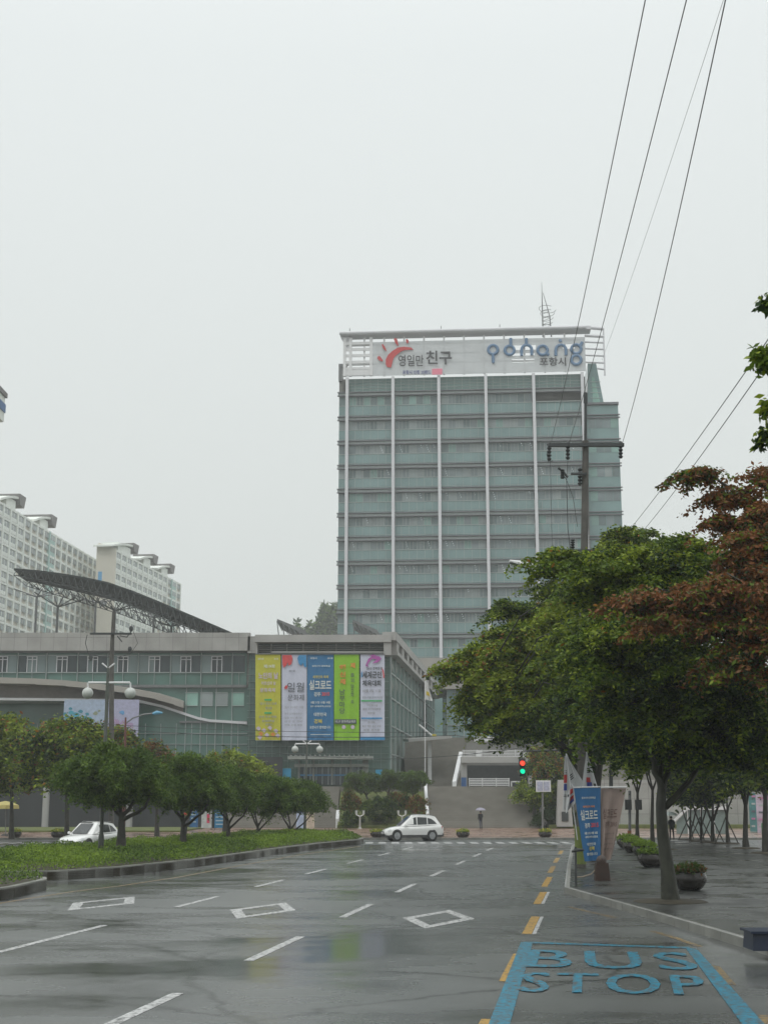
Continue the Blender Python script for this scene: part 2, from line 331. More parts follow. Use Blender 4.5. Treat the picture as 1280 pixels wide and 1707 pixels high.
def paver(name, c1, c2, mort, sx_, rough, rot=0.0, rvar=0.15):
    m = bpy.data.materials.new(name); m.use_nodes = True; n = m.node_tree; b = n.nodes['Principled BSDF']; K = n.links.new
    tcn = n.nodes.new('ShaderNodeTexCoord'); mp = n.nodes.new('ShaderNodeMapping'); mp.inputs['Rotation'].default_value = (0, 0, rot); K(tcn.outputs['Object'], mp.inputs[0])
    br = n.nodes.new('ShaderNodeTexBrick'); br.inputs['Scale'].default_value = sx_; br.inputs['Color1'].default_value = (*c1, 1); br.inputs['Color2'].default_value = (*c2, 1); br.inputs['Mortar'].default_value = (*mort, 1)
    br.inputs['Mortar Size'].default_value = 0.02; K(mp.outputs[0], br.inputs['Vector'])
    no = n.nodes.new('ShaderNodeTexNoise'); no.inputs['Scale'].default_value = 0.5; no.inputs['Detail'].default_value = 6; K(tcn.outputs['Object'], no.inputs['Vector'])
    rp = n.nodes.new('ShaderNodeMapRange'); rp.inputs[3].default_value = 0.6; rp.inputs[4].default_value = 1.35; K(no.outputs['Fac'], rp.inputs[0])
    mm = n.nodes.new('ShaderNodeMix'); mm.data_type = 'RGBA'; mm.blend_type = 'MULTIPLY'; mm.inputs[0].default_value = 1; K(br.outputs['Color'], mm.inputs[6]); K(rp.outputs[0], mm.inputs[7]); K(mm.outputs[2], b.inputs['Base Color'])
    mr = n.nodes.new('ShaderNodeMapRange'); mr.inputs[1].default_value = 0.4; mr.inputs[2].default_value = 0.6; mr.inputs[3].default_value = max(0.05, rough - rvar); mr.inputs[4].default_value = rough + rvar; K(no.outputs['Fac'], mr.inputs[0]); K(mr.outputs[0], b.inputs['Roughness'])
    bu = n.nodes.new('ShaderNodeBump'); bu.inputs['Strength'].default_value = 0.4; bu.inputs['Distance'].default_value = 0.01; K(br.outputs['Fac'], bu.inputs['Height']); bu.invert = True; K(bu.outputs[0], b.inputs['Normal'])
    return m
ASPH = asphalt()
PAVE = paver('wet_sidewalk_pavers', (0.040, 0.042, 0.036), (0.022, 0.024, 0.021), (0.008, 0.009, 0.007), 2.6, 0.36, R(-8))
BRICK = paver('wet_red_brick_paving', (0.26, 0.155, 0.105), (0.21, 0.12, 0.085), (0.16, 0.13, 0.11), 1.2, 0.3)
SOIL = mat('damp_soil', (0.045, 0.038, 0.022), 0.8, var=0.3, scale=2, bump=0.5)
LAWN = mat('lawn_turf', (0.10, 0.12, 0.03), 0.8, var=0.3, scale=1.5, bump=0.6, bscale=60)
KERB = mat('kerb_granite', (0.20, 0.20, 0.18), 0.5, var=0.3, scale=1.5, bump=0.4, rvar=0.15)
KERBL = mat('kerb_edge_sheen', (0.33, 0.33, 0.32), 0.35, var=0.2, scale=2)  # pale colour stands for wet sheen along the kerb edge
def flat(name, pts, z, m, kind='structure'):
    o = obj(name, MB().poly([(p[0], p[1], z) for p in pts]), m); o['kind'] = kind; return o
flat('ground', [(-700, -100), (700, -100), (700, 1000), (-700, 1000)], -0.05, mat('distant_ground', (0.06, 0.065, 0.045), 0.8, var=0.3, scale=0.05))
flat('road', [(-70, -15), (70, -15), (70, 99), (-70, 99)], 0.0, ASPH)
struct('forecourt_pavement', MB().box(-80, 80, 99, 135.2, -0.03, 0.12), BRICK)
# right pavement with its kerb
KT = [G(1280, 1577, .17), G(1200, 1553, .17), G(1100, 1524, .17), G(940, 1479, .17)]
kl = [Vector((8.0, 8, .17)), Vector((7.75, 18, .17))] + KT + [G(945, 1440, .17), G(952, 1410, .17), Vector((12.6, 90.5, .17)), Vector((14.5, 92.5, .17)), Vector((60, 92.6, .17))]
struct('sidewalk', MB().prism([(p.x + 0.02, p.y, -0.03) for p in kl] + [(60, 8, -0.03)], (0, 0, 0.196)), PAVE)
def kerbline(name, pts, h, w, m, side=1):
    q_ = [pts[0]]
    for a_, b_ in zip(pts[:-1], pts[1:]):
        k_ = max(1, int((b_ - a_).length / 1.0)); q_ += [a_.lerp(b_, (i + 1) / k_) for i in range(k_)]
    pts = q_; mb = MB(); n = len(pts); nor = []
    for k in range(n):
        t = (pts[min(k + 1, n - 1)] - pts[max(k - 1, 0)]); t.z = 0; t.normalize(); nor.append(Vector((t.y, -t.x, 0)) * side)
    for k in range(n - 1):
        a, b = pts[k], pts[k + 1]; g_ = min(.45, .009 / max(.05, (b - a).length)); n0, n1 = nor[k], nor[k + 1]; a, b = a.lerp(b, g_), b.lerp(a, g_); a2, b2 = a + n0 * w, b + n1 * w
        z0 = -0.02
        mb.hexa([(a.x, a.y, z0), (b.x, b.y, z0), (b2.x, b2.y, z0), (a2.x, a2.y, z0), (a.x, a.y, h), (b.x, b.y, h), (b2.x, b2.y, h), (a2.x, a2.y, h)])
    o = struct(name, mb, m); return o
kerbline('sidewalk_kerb', kl, 0.172, 0.16, KERB)
kerbline('kerb_sheen_strip', [p + Vector((0.01, 0, 0)) for p in kl[1:9]], 0.182, 0.04, KERBL)  # thin pale strip paints the wet reflection on the kerb's top edge
kerbline('forecourt_kerb', [Vector((x, 98.8, 0)) for x in (-70, -30, 0, 30, 70)], 0.16, 0.25, KERB, -1)
# planted median and its nearer neighbour
M1 = [(-24, 48.5), (-11.5, 48.76), (-10.9, 49.3), (-9.6, 51.84), (-7.69, 58.83), (-5.02, 74.24), (-3.6, 81), (-1.49, 88.4), (-1.3, 91), (-2.2, 94.5), (-5, 96.5), (-8.4, 97), (-12.6, 78), (-17.0, 60), (-24, 53)]
M2 = [(-24, 24), (-13.6, 24), (-10.9, 37.0), (-10.35, 40), (-10.3, 43.6), (-10.6, 44.8), (-11.6, 45.5), (-24, 45.8)]
def median(poly, nleaf):
    pts = [Vector((p[0], p[1], 0)) for p in poly]
    struct('median_bed', MB().prism([(p.x, p.y, -0.02) for p in pts], (0, 0, 0.30)), SOIL)
    kerbline('median_kerb', pts + [pts[0]], 0.33, -0.2, KERB, 1)
    A = np.array(poly); lo = A.min(0); hi = A.max(0); P_ = rng.uniform(lo, hi, (nleaf * 4, 2)); inside = np.zeros(len(P_), bool)
    for k in range(len(A)):
        x0, y0 = A[k]; x1, y1 = A[(k + 1) % len(A)]
        c = ((y0 > P_[:, 1]) != (y1 > P_[:, 1])) & (P_[:, 0] < (x1 - x0) * (P_[:, 1] - y0) / (y1 - y0 + 1e-9) + x0); inside ^= c
    P_ = P_[inside][:nleaf]
    # distance to kerb for a rounded shoulder
    dist = np.full(len(P_), 9.0)
    for k in range(len(A)):
        a = A[k]; b = A[(k + 1) % len(A)]; ab = b - a; t = np.clip(((P_ - a) @ ab) / (ab @ ab), 0, 1); dist = np.minimum(dist, np.linalg.norm(P_ - (a + t[:, None] * ab), axis=1))
    P_ = P_[dist > 0.16]; dist = dist[dist > 0.16]
    hump = 0.12 * np.sin(P_[:, 0] * 1.7 + np.sin(P_[:, 1] * .8)) * np.sin(P_[:, 1] * 1.1) + 0.07 * np.sin(P_[:, 0] * 4.1 + P_[:, 1] * 3.3)
    top = 0.30 + (0.44 + hump) * np.clip((dist - 0.1) / 0.8, 0, 1) ** 0.5
    z = 0.30 + (top - 0.30) * rng.random(len(P_)) ** 0.35
    cen = np.column_stack([P_, z]); tone = np.sin(P_[:, 0] * 0.9 + 1.3 * np.sin(P_[:, 1] * .35)) + rng.normal(size=len(P_)) * .9
    pm = np.where(tone > 0.5, 0, np.where(tone > -0.9, 1, 2))
    me = leafmesh('ground_cover', cen, 0.085, [GC1, GC2, GC3], None, -0.5, 0.8, pm)
    tag(obj('ground_cover', me, None), 'bright green low ground cover plants filling the kerbed median', 'ground cover', kind='stuff')
    return
median(M1, 190000); median(M2, 60000)
# road paint
def worn(name, c, wear=0.5):
    m = mat(name, c, 0.4, var=0.1, scale=2); n = m.node_tree; b = n.nodes['Principled BSDF']
    no = n.nodes.new('ShaderNodeTexNoise'); no.inputs['Scale'].default_value = 9; no.inputs['Detail'].default_value = 8; no.inputs['Roughness'].default_value = 0.75
    tcn = n.nodes.new('ShaderNodeTexCoord'); n.links.new(tcn.outputs['Object'], no.inputs['Vector'])
    mr = n.nodes.new('ShaderNodeMapRange'); mr.inputs[1].default_value = wear - 0.13; mr.inputs[2].default_value = wear - 0.06; n.links.new(no.outputs['Fac'], mr.inputs[0])
    src = b.inputs['Base Color'].links[0].from_socket; mxx = n.nodes.new('ShaderNodeMix'); mxx.data_type = 'RGBA'; mxx.inputs[6].default_value = (0.07, 0.072, 0.07, 1)
    n.links.new(mr.outputs[0], mxx.inputs[0]); n.links.new(src, mxx.inputs[7]); n.links.new(mxx.outputs[2], b.inputs['Base Color']); return m
PW = worn('road_paint_white', (0.50, 0.50, 0.49), 0.565); PY = worn('road_paint_yellow', (0.42, 0.24, 0.035), 0.55); PC = worn('road_paint_cyan', (0.010, 0.19, 0.29), 0.575); PYF = worn('road_paint_yellow_faded', (0.26, 0.17, 0.06), 0.59)
Z1, Z2 = 0.004, 0.008
def strip(mb, s0, s1, l0, l1, z=Z1, mi=0): mb.quad(RD(s0, l0, z), RD(s1, l0, z), RD(s1, l1, z), RD(s0, l1, z), mi)
mb = MB()
for s0 in [6.4, 15.6, 24.0, 33.0, 42.2, 51.2, 60.2, 69.2, 78.0]: strip(mb, s0, s0 + 4.3, -6.0, -5.82)
for s0 in [5.5, 15, 24.6, 35.6, 44.2, 52.0, 61, 70, 79]: strip(mb, s0, s0 + (5.6 if s0 == 24.6 else 4.0), -10.77, -10.60)
struct('lane_dashes', mb, PW)
mb = MB()
for s, l in ((36.6, -13.0), (34.9, -8.25), (33.05, -3.65)):
    o = [(s - 2.6, l), (s, l + .85), (s + 2.6, l), (s, l - .85)]; i_ = [(s - 1.75, l), (s, l + .55), (s + 1.75, l), (s, l - .55)]
    for k in range(4):
        q = (k + 1) % 4; mb.quad(*[RD(a, b, Z1) for a, b in (o[k], o[q], i_[q], i_[k])])
struct('diamond_markings', mb, PW)
mb = MB()
for k in range(24):
    x = -1.2 + k * 0.85
    mb.quad((x, 90.2, Z1), (x + .48, 90.2, Z1), (x + .48, 94, Z1), (x, 94, Z1))
for k in range(12):
    x = -30 + k * 0.85; mb.quad((x, 90.2, Z1), (x + .48, 90.2, Z1), (x + .48, 94, Z1), (x, 94, Z1))
mb.quad((0.5, 87.6, Z1), (12, 87.6, Z1), (12, 87.9, Z1), (0.5, 87.9, Z1))
struct('crosswalk', mb, PW)
mb = MB(); mbw = MB()
for u0, v0, u1, v1 in ((788, 1712, 808, 1699), (828, 1636, 858, 1590), (866, 1557, 888, 1528), (887, 1507, 901, 1487), (902, 1478, 911, 1462), (912, 1455, 918, 1444), (921, 1438, 926, 1430), (929, 1424, 933, 1418)):
    a, b = G(u0, v0, 0), G(u1, v1, 0); l = (a.x * DC - a.y * DS + b.x * DC - b.y * DS) / 2; s0 = a.x * DS + a.y * DC; s1 = b.x * DS + b.y * DC
    strip(mb, s0, s1, l, l + .2); (strip(mbw, s0, s1, l + .21, l + .29) if s0 < 45 else None)
struct('yellow_lane_dashes', mb, PY); struct('white_dash_edges', mbw, PW)
mb = MB()
def ribbon(mb, pts, w, z=Z1):
    pts = [Vector((p.x, p.y, z)) for p in pts]; n = len(pts); off = []
    for k in range(n):
        t = (pts[min(k + 1, n - 1)] - pts[max(k - 1, 0)]).normalized(); off.append(Vector((t.y, -t.x, 0)) * w / 2)
    for k in range(n - 1): mb.quad(pts[k] + off[k], pts[k + 1] + off[k + 1], pts[k + 1] - off[k + 1], pts[k] - off[k])
ribbon(mb, [G(-60, 1520), G(0, 1506), G(60, 1496), G(125, 1486), G(200, 1477), G(300, 1462), G(400, 1443), G(500, 1425), G(600, 1411)], 0.16)
struct('median_edge_line', mb, PYF)
mb = MB(); ribbon(mb, [G(948, 1512), G(985, 1521), G(1025, 1530)], 0.13); ribbon(mb, [G(1085, 1552), G(1120, 1562), G(1165, 1578)], 0.14)
mb.quad(G(1185, 1608, Z1), G(1200, 1612, Z1), G(1226, 1641, Z1), G(1204, 1641, Z1)); mb.quad(G(1262, 1692, Z1), G(1290, 1692, Z1), G(1300, 1720, Z1), G(1272, 1720, Z1))
struct('bay_edge_line', mb, PYF)
mb = MB()
for q in (((868, 1570), (888, 1570), (848, 1712), (812, 1712)), ((1143, 1581), (1160, 1581), (1278, 1712), (1240, 1712)), ((888, 1570), (1148, 1578.6), (1150, 1581), (888, 1572.6))):
    mb.quad(*[G(a, b, Z2) for a, b in q])
def road_text(s, quad, mb):
    a, b, c, d = [G(u, v, .012) for u, v in quad]      # bottom-left, bottom-right, top-right, top-left
    t = MB(); text(s, (0, 0, 0), (1, 0, 0), (0, 1, 0), (0, 0, 1), 1, 1, t, 0, 0, bold=-0.004, spacing=1.15)
    i = len(mb.v)
    for r_ in range(3):
        i = len(mb.v); up1 = Vector((0, 0, .0015 * r_))
        for x, y, z in t.v: xx = .009 * (r_ - 1) + x; mb.v.append(tuple(a.lerp(b, xx).lerp(d.lerp(c, xx), y) + up1))
        for f in t.f: mb.f.append(tuple(i + k for k in f)); mb.m.append(0)
road_text('BUS', ((876, 1612), (1166, 1617), (1142, 1588), (886, 1583)), mb)
road_text('STOP', ((866, 1653), (1178, 1659), (1166, 1626), (874, 1620)), mb)
struct('bus_stop_marking', mb, PC)
# steps, plaza, upper plaza
STONE = mat('wet_granite_steps', (0.195, 0.185, 0.16), 0.45, var=0.15, scale=0.7, bump=0.15, rvar=0.15)
def steps(name, label, x0, x1, y0, y1, z0, z1, n):
    mb = MB(); pr = []
    for k in range(n):
        ya = y0 + (y1 - y0) * k / n; za = z0 + (z1 - z0) * (k + 1) / n
        pr += [(x0, ya, z0 + (z1 - z0) * k / n), (x0, ya, za)]
    pr += [(x0, y1, z1), (x0, y1, z0 - .5), (x0, y0, z0 - .5)]
    mb.prism(pr, (x1 - x0, 0, 0)); return tag(obj(name, mb, STONE), label, 'staircase')
steps('staircase', 'broad grey granite staircase rising from the brick forecourt beside the pine bed', 4.35, 15.2, 135.2, 143.0, 0.12, 4.1, 26)
steps('staircase', 'narrower grey granite steps left of the pine bed below the banner building entrance', -16, -4.5, 135.2, 143.0, 0.12, 4.1, 26)
steps('staircase', 'upper flight of grey steps climbing beside the green glass side wall', 2.4, 10.6, 157.0, 170.0, 4.1, 10.2, 36)
struct('plaza', MB().prism([(-16, 143, 0), (45, 143, 0), (45, 170, 0), (-16, 170, 0)], (0, 0, 4.1)), STONE)
struct('upper_plaza', MB().prism([(2, 170, 4), (60, 170, 4), (60, 290, 4), (2, 290, 4)], (0, 0, 6.2)), STONE)
struct('lawn', MB().prism([(15.6, 133.6, 0.1), (45, 133.6, 0.1), (45, 142.6, 0.1), (15.6, 142.6, 0.1)], (0, 0, 0.35)), LAWN)
struct('lawn', MB().prism([(-60, 118, 0.1), (-17, 118, 0.1), (-17, 134.5, 0.1), (-60, 134.5, 0.1)], (0, 0, 0.14)), LAWN)
struct('planted_slope', MB().prism([(-4.4, 134, 0.1), (-4.4, 134, 0.4), (-4.4, 143, 3.6), (-4.4, 143, 0.1)], (8.7, 0, 0)), LAWN)
# hill far behind
hp = []; N = 26000
hx = rng.uniform(-33, 40, N); hy = 520 + rng.uniform(-15, 15, N); ht = 62 + 14 * np.exp(-((hx + 12) / 17) ** 2) + 2.5 * np.sin(hx * .5) + 1.5 * np.sin(hx * 1.3)
hz = ht * (0.55 + .45 * rng.random(N) ** 0.4)
me = leafmesh('hill', np.column_stack([hx, hy, hz]), 1.9, [G3, PN2], [1, 1], -0.2, 1.0)
o = obj('hill', me, None); o['kind'] = 'structure'
struct('hill_slope', MB().prism([(-120, 520, 0), (120, 520, 0), (70, 520, 45), (10, 520, 60), (-30, 520, 60), (-80, 520, 48)], (0, 60, 0)), mat('hill_earth', (0.03, 0.05, 0.02), 0.9, var=.3, scale=.1))

# ================================================================== THE TOWER
YAW = -R(4.3); O3 = P(563, 840, 235); O2 = Vector((O3.x, O3.y, 0)); AX = Vector((math.cos(YAW), math.sin(YAW), 0)); AY = Vector((-math.sin(YAW), math.cos(YAW), 0))
CAMP = Vector((0, 0, H))
def TL(u, v, dy=0.0):
    d = ray(u, v); t = ((O2 + AY * dy - CAMP).dot(AY)) / d.dot(AY); p = CAMP + d * t; q = p - O2; return q.dot(AX), p.z
tw = thing('office_tower', 'tall green glass office tower with white roof sign screen', 'office tower', O2, YAW)
def tobj(name, mb, mats, parent=None, smooth=False): return obj(name, mb, mats, parent or tw, smooth, local=True)
cols = [TL(u, 840)[0] for u in (578, 655.5, 733, 812.5, 893.5, 976)]
VL = [628, 650, 691, 731.5, 772, 812, 852.5, 892.5, 933, 973, 1014, 1056, 1097]
ZL = [TL(733, v)[1] for v in VL]; ZL2 = ZL[1:]
aL, aR = cols[0], cols[-1]; ztop = ZL[0]
tobj('wall', MB().box(aL - 1.55, aR + .6, 0.9, 22, 10, ztop - 0.3).box(aL - 1.0, aR + .4, 0.9, 22, 10, ztop + .2), CONCD)
mb = MB(); mb.box(aL, aR + .3, 0.35, 0.9, ZL[1], ZL[0]);
for k in range(int((aR - aL) / 1.35)): mb.box(aL + k * 1.35, aL + k * 1.35 + .05, 0.30, 0.35, ZL[1], ZL[0], 1)
for k in range(1, 4): mb.box(aL, aR, 0.29, 0.35, ZL[1] + k * .62, ZL[1] + k * .62 + .05, 1)
tobj('parapet_glass', mb, [GL_T, MULL])
for k in range(len(ZL2) - 1):
    zt, zb = ZL2[k], ZL2[k + 1]; h = zt - zb; zw0 = zb + h * 0.44; zl = zt - h * 0.0
    x0, x1 = aL - 1.75, aR + .4
    mb = MB(); mb.box(x0, x1, -0.10, 0.35, zl - .15, zl, 0); mb.box(x0, x1, -0.10, 0.35, zl - .78, zl - .63, 0); mb.box(x0 + .1, x1, 0.2, 0.40, zl - .60, zl - .20, 1)
    tobj('louvre_band', mb, [LOUV, MULL])
    sp = MB(); sp.box(aL - 1.5, aR + .3, 0.35, 0.9, zb, zw0 + .02)
    for q in range(int((aR - aL) / 1.35) + 1): sp.box(aL + q * 1.35, aL + q * 1.35 + .06, 0.29, 0.35, zb, zw0, 1)
    sp.box(aL - 1.5, aR, 0.27, 0.34, zw0 - .05, zw0 + .06, 1); sp.box(aL - 1.5, aR, 0.28, 0.34, zb + .25, zb + .31, 1)
    tobj('spandrel', sp, [GL_S, MULL])
    for b in range(5):
        c0, c1 = cols[b] + .35, cols[b + 1] - .35; n = 6; w = (c1 - c0) / n
        top = zl - .80
        wn = MB(); fr = MB()
        blank = (k == 0 and b == 4)
        for q in range(n):
            r_ = rng.random(); mi = 0 if r_ < .5 else 1 if r_ < .72 else 2 if r_ < .94 else 3
            if k == len(ZL2) - 2: mi = 3 if q % 3 != 2 else 1
            if k == 0: mi = (1 if (q % 2 and b < 4) else 3) if b < 2 else mi
            if k == 4 and b == 0: mi = 3 if r_ < .5 else 0
            wn.quad((c0 + q * w, .55 + (1.6 if blank else 0), zw0), (c0 + (q + 1) * w, .55 + (1.6 if blank else 0), zw0), (c0 + (q + 1) * w, .55 + (1.6 if blank else 0), top), (c0 + q * w, .55 + (1.6 if blank else 0), top), 1 if blank else mi)
            if not blank:
                fr.box(c0 + q * w - .035, c0 + q * w + .035, .44, .54, zw0, top)
                if rng.random() < .5: fr.box(c0 + q * w + w * .5 - .03, c0 + q * w + w * .5 + .03, .44, .54, zw0, top)
        if not blank: fr.box(c0, c1, .44, .54, top - .06, top)
        if blank: fr.box(c0, c1, .1, .5, zw0 - .03, zw0 + .1)
        wo_ = tobj('window', wn, [LOUV, LOUV, GL_W[2], GL_W[3]] if blank else GL_W); tobj('window_frame', fr, MULL, wo_)
        if k > 1 and k < 10 and not blank:
            lt = MB(); nl = 0
            for q in range(n):
                if rng.random() < (0.32 if b in (1, 2, 3) else .14):
                    cx = c0 + (q + .5) * w + rng.uniform(-.2, .2)
                    for j in range(int(rng.integers(2, 5))):
                        zz = top - .15 - j * .36; xx = cx + j * .13
                        lt.quad((xx - .06, .545, zz - .07), (xx + .02, .545, zz - .09), (xx + .06, .545, zz), (xx - .02, .545, zz + .02)); nl += 1
            if nl: tobj('ceiling_lamp', lt, LIT, wo_)
    # left strip window
    wn = MB(); wn.quad((aL - 1.5, .5, zw0), (aL - .3, .5, zw0), (aL - .3, .5, zl - .8), (aL - 1.5, .5, zl - .8), int(rng.integers(0, 3))); tobj('window', wn, GL_W)
for c in cols:
    zb_ = ZL2[-1] - .6
    tobj('column', MB().box(c - .26, c + .26, -0.75, 0.3, zb_, ztop + .05), TWHITE)
# base band under the glass
tobj('base_band', MB().box(aL - 1.8, aR + 1, -1.2, .9, ZL2[-1] - 2.2, ZL2[-1] - .05), BEIGE)
mb = MB()
for k in range(40): mb.box(aL - 1 + k * 1.15, aL - 1 + k * 1.15 + .6, .5, .88, 10.3, ZL2[-1] - 2.4)
tobj('ground_storey_glass', MB().box(aL - 1.5, aR + 1, .55, .88, 10.2, ZL2[-1] - 2.3), GL_S)
# sign screen
a0, _ = TL(575, 600); zs0 = TL(733, 626)[1]; zs1 = TL(733, 562)[1]; a1 = TL(975, 600)[0]
aS = TL(622, 600)[0]; YS = -0.9
def AZ(u, v, dy=YS): a, z = TL(u, v, dy); return Vector((a, dy, z))
mb = MB(); n = 34
for k in range(n):
    z = zs0 + (zs1 - zs0) * k / n; h = (zs1 - zs0) / n
    segs = [(aL - .6, a1)]
    t = k / n
    if t > 0.88: segs = []
    elif 0.05 < t < 0.88 and t > 0.16: segs = [(aS, a1)]
    if 0.25 < t < 0.34 or 0.42 < t < .50: segs = [(aS, TL(853, 600)[0]), (TL(890, 600)[0], a1)]
    if .56 < t < .68: segs = [(aS, TL(856, 600)[0]), (TL(893, 600)[0], TL(938, 600)[0]), (TL(957, 600)[0], a1)]
    for s0, s1 in segs: mb.box(s0, s1, YS + .15, YS + .28, z, z + h * .74)
tobj('sign_screen', mb, SCREEN)
mb = MB()
for k in range(1, 12):    # uprights behind the screen
    x = aL - .5 + (a1 - aL + .5) * k / 12; mb.box(x - .14, x + .14, YS + .35, YS + .7, zs0, zs1)
for t in (.3, .55, .8):
    mb.box(aL - .6, a1, YS + .40, YS + .75, zs0 + (zs1 - zs0) * t, zs0 + (zs1 - zs0) * t + .22)
for t in (.02, .16, .33, .5, .66, .82): mb.box(aL - .5, aS, YS + .1, YS + .3, zs0 + (zs1 - zs0) * t, zs0 + (zs1 - zs0) * t + (1.1 if t < .1 else .5))
for x in (aL - .45, aL + .6, aS - .3): mb.box(x - .25, x + .25, YS, YS + .5, zs0, zs1)
tobj('screen_frame', mb, WHITEM)
mb = MB(); zt_ = zs1 + .25
mb.box(aL - 1.2, TL(985, 600)[0], YS - .5, YS + 2.2, zt_ + .1, zt_ + .7); mb.tube([(aL - 1.3, YS - .5, zt_ + .45), (a1 + .2, YS - .5, zt_ + .45)], .33, 10)
mb.prism([(aL - 1.2, YS + .3, zt_), (aL - 1.2, YS + .3, zt_ + .3), (aL + .3, YS + .3, zt_), (aL + .2, YS + .3, zs0 + 4.6)], (0, .5, 0))
tobj('roof_beam', mb, TWHITE)
mb = MB(); ar = TL(1007, 600)[0]; zl_ = zt_ + .55
mb.tube([(a1 + .3, YS, zl_), (ar, YS + 1, zl_)], .3, 8)
mb.box(ar - .12, ar + .12, YS + .8, YS + 1.2, zs0 - .6, zl_)
for t in (.05, .22, .40, .57, .74, .9): zz = zs0 + (zs1 - zs0) * t; mb.tube([(a1 if t > .1 else a1 + 2, YS, zz), (ar, YS + 1, zz + .1)], .17 if t < .9 else .25, 6)
tobj('open_rail', mb, TWHITE)
# signs
RED = mat('sign_red', (0.50, 0.05, 0.05), 0.5, var=.05); INK = mat('sign_charcoal', (0.045, 0.045, 0.05), 0.5, var=.05); NAVY = mat('sign_navy', (0.06, 0.07, 0.22), 0.5, var=.05); PINK = mat('sign_pink', (0.75, 0.22, 0.30), 0.5, var=.05); SBLUE = mat('sign_blue', (0.11, 0.20, 0.33), 0.5, var=.06)
def zz(x, y): return (x / 7.53 + 550, y / 7.53 + 540)
def pl(mb, pts, mi=0, th=.15): mb.prism([AZ(u, v) for u, v in pts], (0, -th, 0), mi)
mb = MB()
OU = [(1045, 325), (1020, 298), (930, 288), (850, 300), (780, 345), (730, 390), (700, 450), (700, 510), (720, 545), (765, 550)]; IN = [(1045, 325), (990, 325), (930, 332), (885, 352), (850, 380), (820, 405), (800, 430), (785, 475), (775, 520), (765, 550)]
for k in range(9):
    q = [OU[k], OU[k + 1], IN[k + 1], IN[k]] if k else [OU[0], OU[1], IN[1]]
    pl(mb, [zz(*p) for p in q])
for d in ([(800, 190), (815, 180), (840, 185), (850, 215), (858, 275), (845, 272), (820, 240)], [(650, 265), (662, 252), (690, 290), (712, 345), (700, 342), (665, 305)], [(595, 430), (605, 405), (630, 410), (668, 462), (655, 475), (610, 455)], [(950, 200), (965, 190), (985, 205), (985, 235), (970, 250), (958, 232)]): pl(mb, [zz(*p) for p in d])
tobj('sun_emblem', mb, RED)
mb = MB()
def tt(s, u0, u1, v0, v1, mi=0, bold=0.0):
    a = AZ(u0, v1); b = AZ(u1, v1); t = AZ(u0, v0); text(s, a, (b - a).normalized(), (0, 0, 1), (0, -1, 0), (b - a).length, t.z - a.z, mb, mi, .15, bold)
tt('영일만', 664, 706, 592, 611, 0, .012); tt('친구', 710, 753, 585, 608, 0, .02); tt('포항시 인정 브랜드', 671, 718, 617.5, 624, 1, .03); tt('포항시', 899, 943, 596, 610, 0, .02)
mb.box(AZ(720, 620).x, AZ(737, 620).x, YS - .12, YS, AZ(720, 625).z, AZ(720, 615).z, 2)
tobj('lettering', mb, [INK, NAVY, PINK])
mb = MB()
def ring(u, v, r, a_0=0, a_1=360, rad=.27):
    c = AZ(u, v); k = 8.1 / 79.5 * 1.0; rr = r * k
    mb.tube([c + Vector((math.cos(R(a)), 0, math.sin(R(a)))) * rr for a in np.linspace(a_0, a_1, 22)], rad, 8)
def seg(*p): mb.tube([AZ(u, v) for u, v in p], .27, 8)
ring(821.5, 583, 8); seg((821.5, 591), (822, 605)); ring(849, 584, 8); seg((851, 576), (851, 564))
ring(877.5, 583, 8.5, 0, 180); seg((869, 583), (869, 593)); seg((886, 583), (886, 592)); seg((877, 574), (877, 564))
ring(904, 584, 8.3); seg((911, 590), (915, 592)); ring(934.5, 583, 8.5, 0, 180); seg((926, 583), (926, 593)); seg((943, 583), (943, 592)); seg((934, 570), (933, 566))
ring(960, 582, 8.2); ring(960, 600, 8.2); seg((967, 577), (970, 570))
tobj('city_name_sign', mb, SBLUE, smooth=True)
# right wing of the tower: sloped bright glass and lower block
mb = MB(); w0 = [TL(976, 640)[0], TL(1003, 640)[0]]
def AZ2(u, v, dy=1.5): a, z = TL(u, v, dy); return Vector((a, dy, z))
mb.prism([AZ2(979, 606), AZ2(993, 606), AZ2(1006, 673), AZ2(979, 673)], (0, 14, 0), 0)
mb.prism([AZ2(985.5, 628, 1.42), AZ2(990, 628, 1.42), AZ2(1000, 672, 1.42), AZ2(988, 672, 1.42)], (0, .07, 0), 1)
for v in (636, 645, 654, 663): mb.prism([AZ2(984, v, 1.36), AZ2(1001, v, 1.36), AZ2(1001, v + .8, 1.36), AZ2(984, v + .8, 1.36)], (0, .05, 0), 2)
tobj('sloped_glass', mb, [GL_S, GL_B, MULL])
wr0, wr1 = TL(979, 800, 1.5)[0], TL(1035, 800, 1.5)[0]; zw = TL(1000, 673, 1.5)[1]
tobj('wing', MB().box(wr0, wr1 - .1, 1.55, 20, 10, zw - .3), GL_S)
mb = MB()
for k, v in enumerate([672] + [691 + 40.4 * q for q in range(11)]):
    z = TL(1000, v, 1.5)[1]
    if k: mb.box(wr0, wr1 + .15, 1.2, 1.6, z - .16, z); mb.box(wr0, wr1 + .15, 1.2, 1.6, z - .66, z - .5)
    else: mb.box(wr0, wr1, 1.2, 3, z - .3, z + .1)
tobj('louvre_band', mb, LOUV)
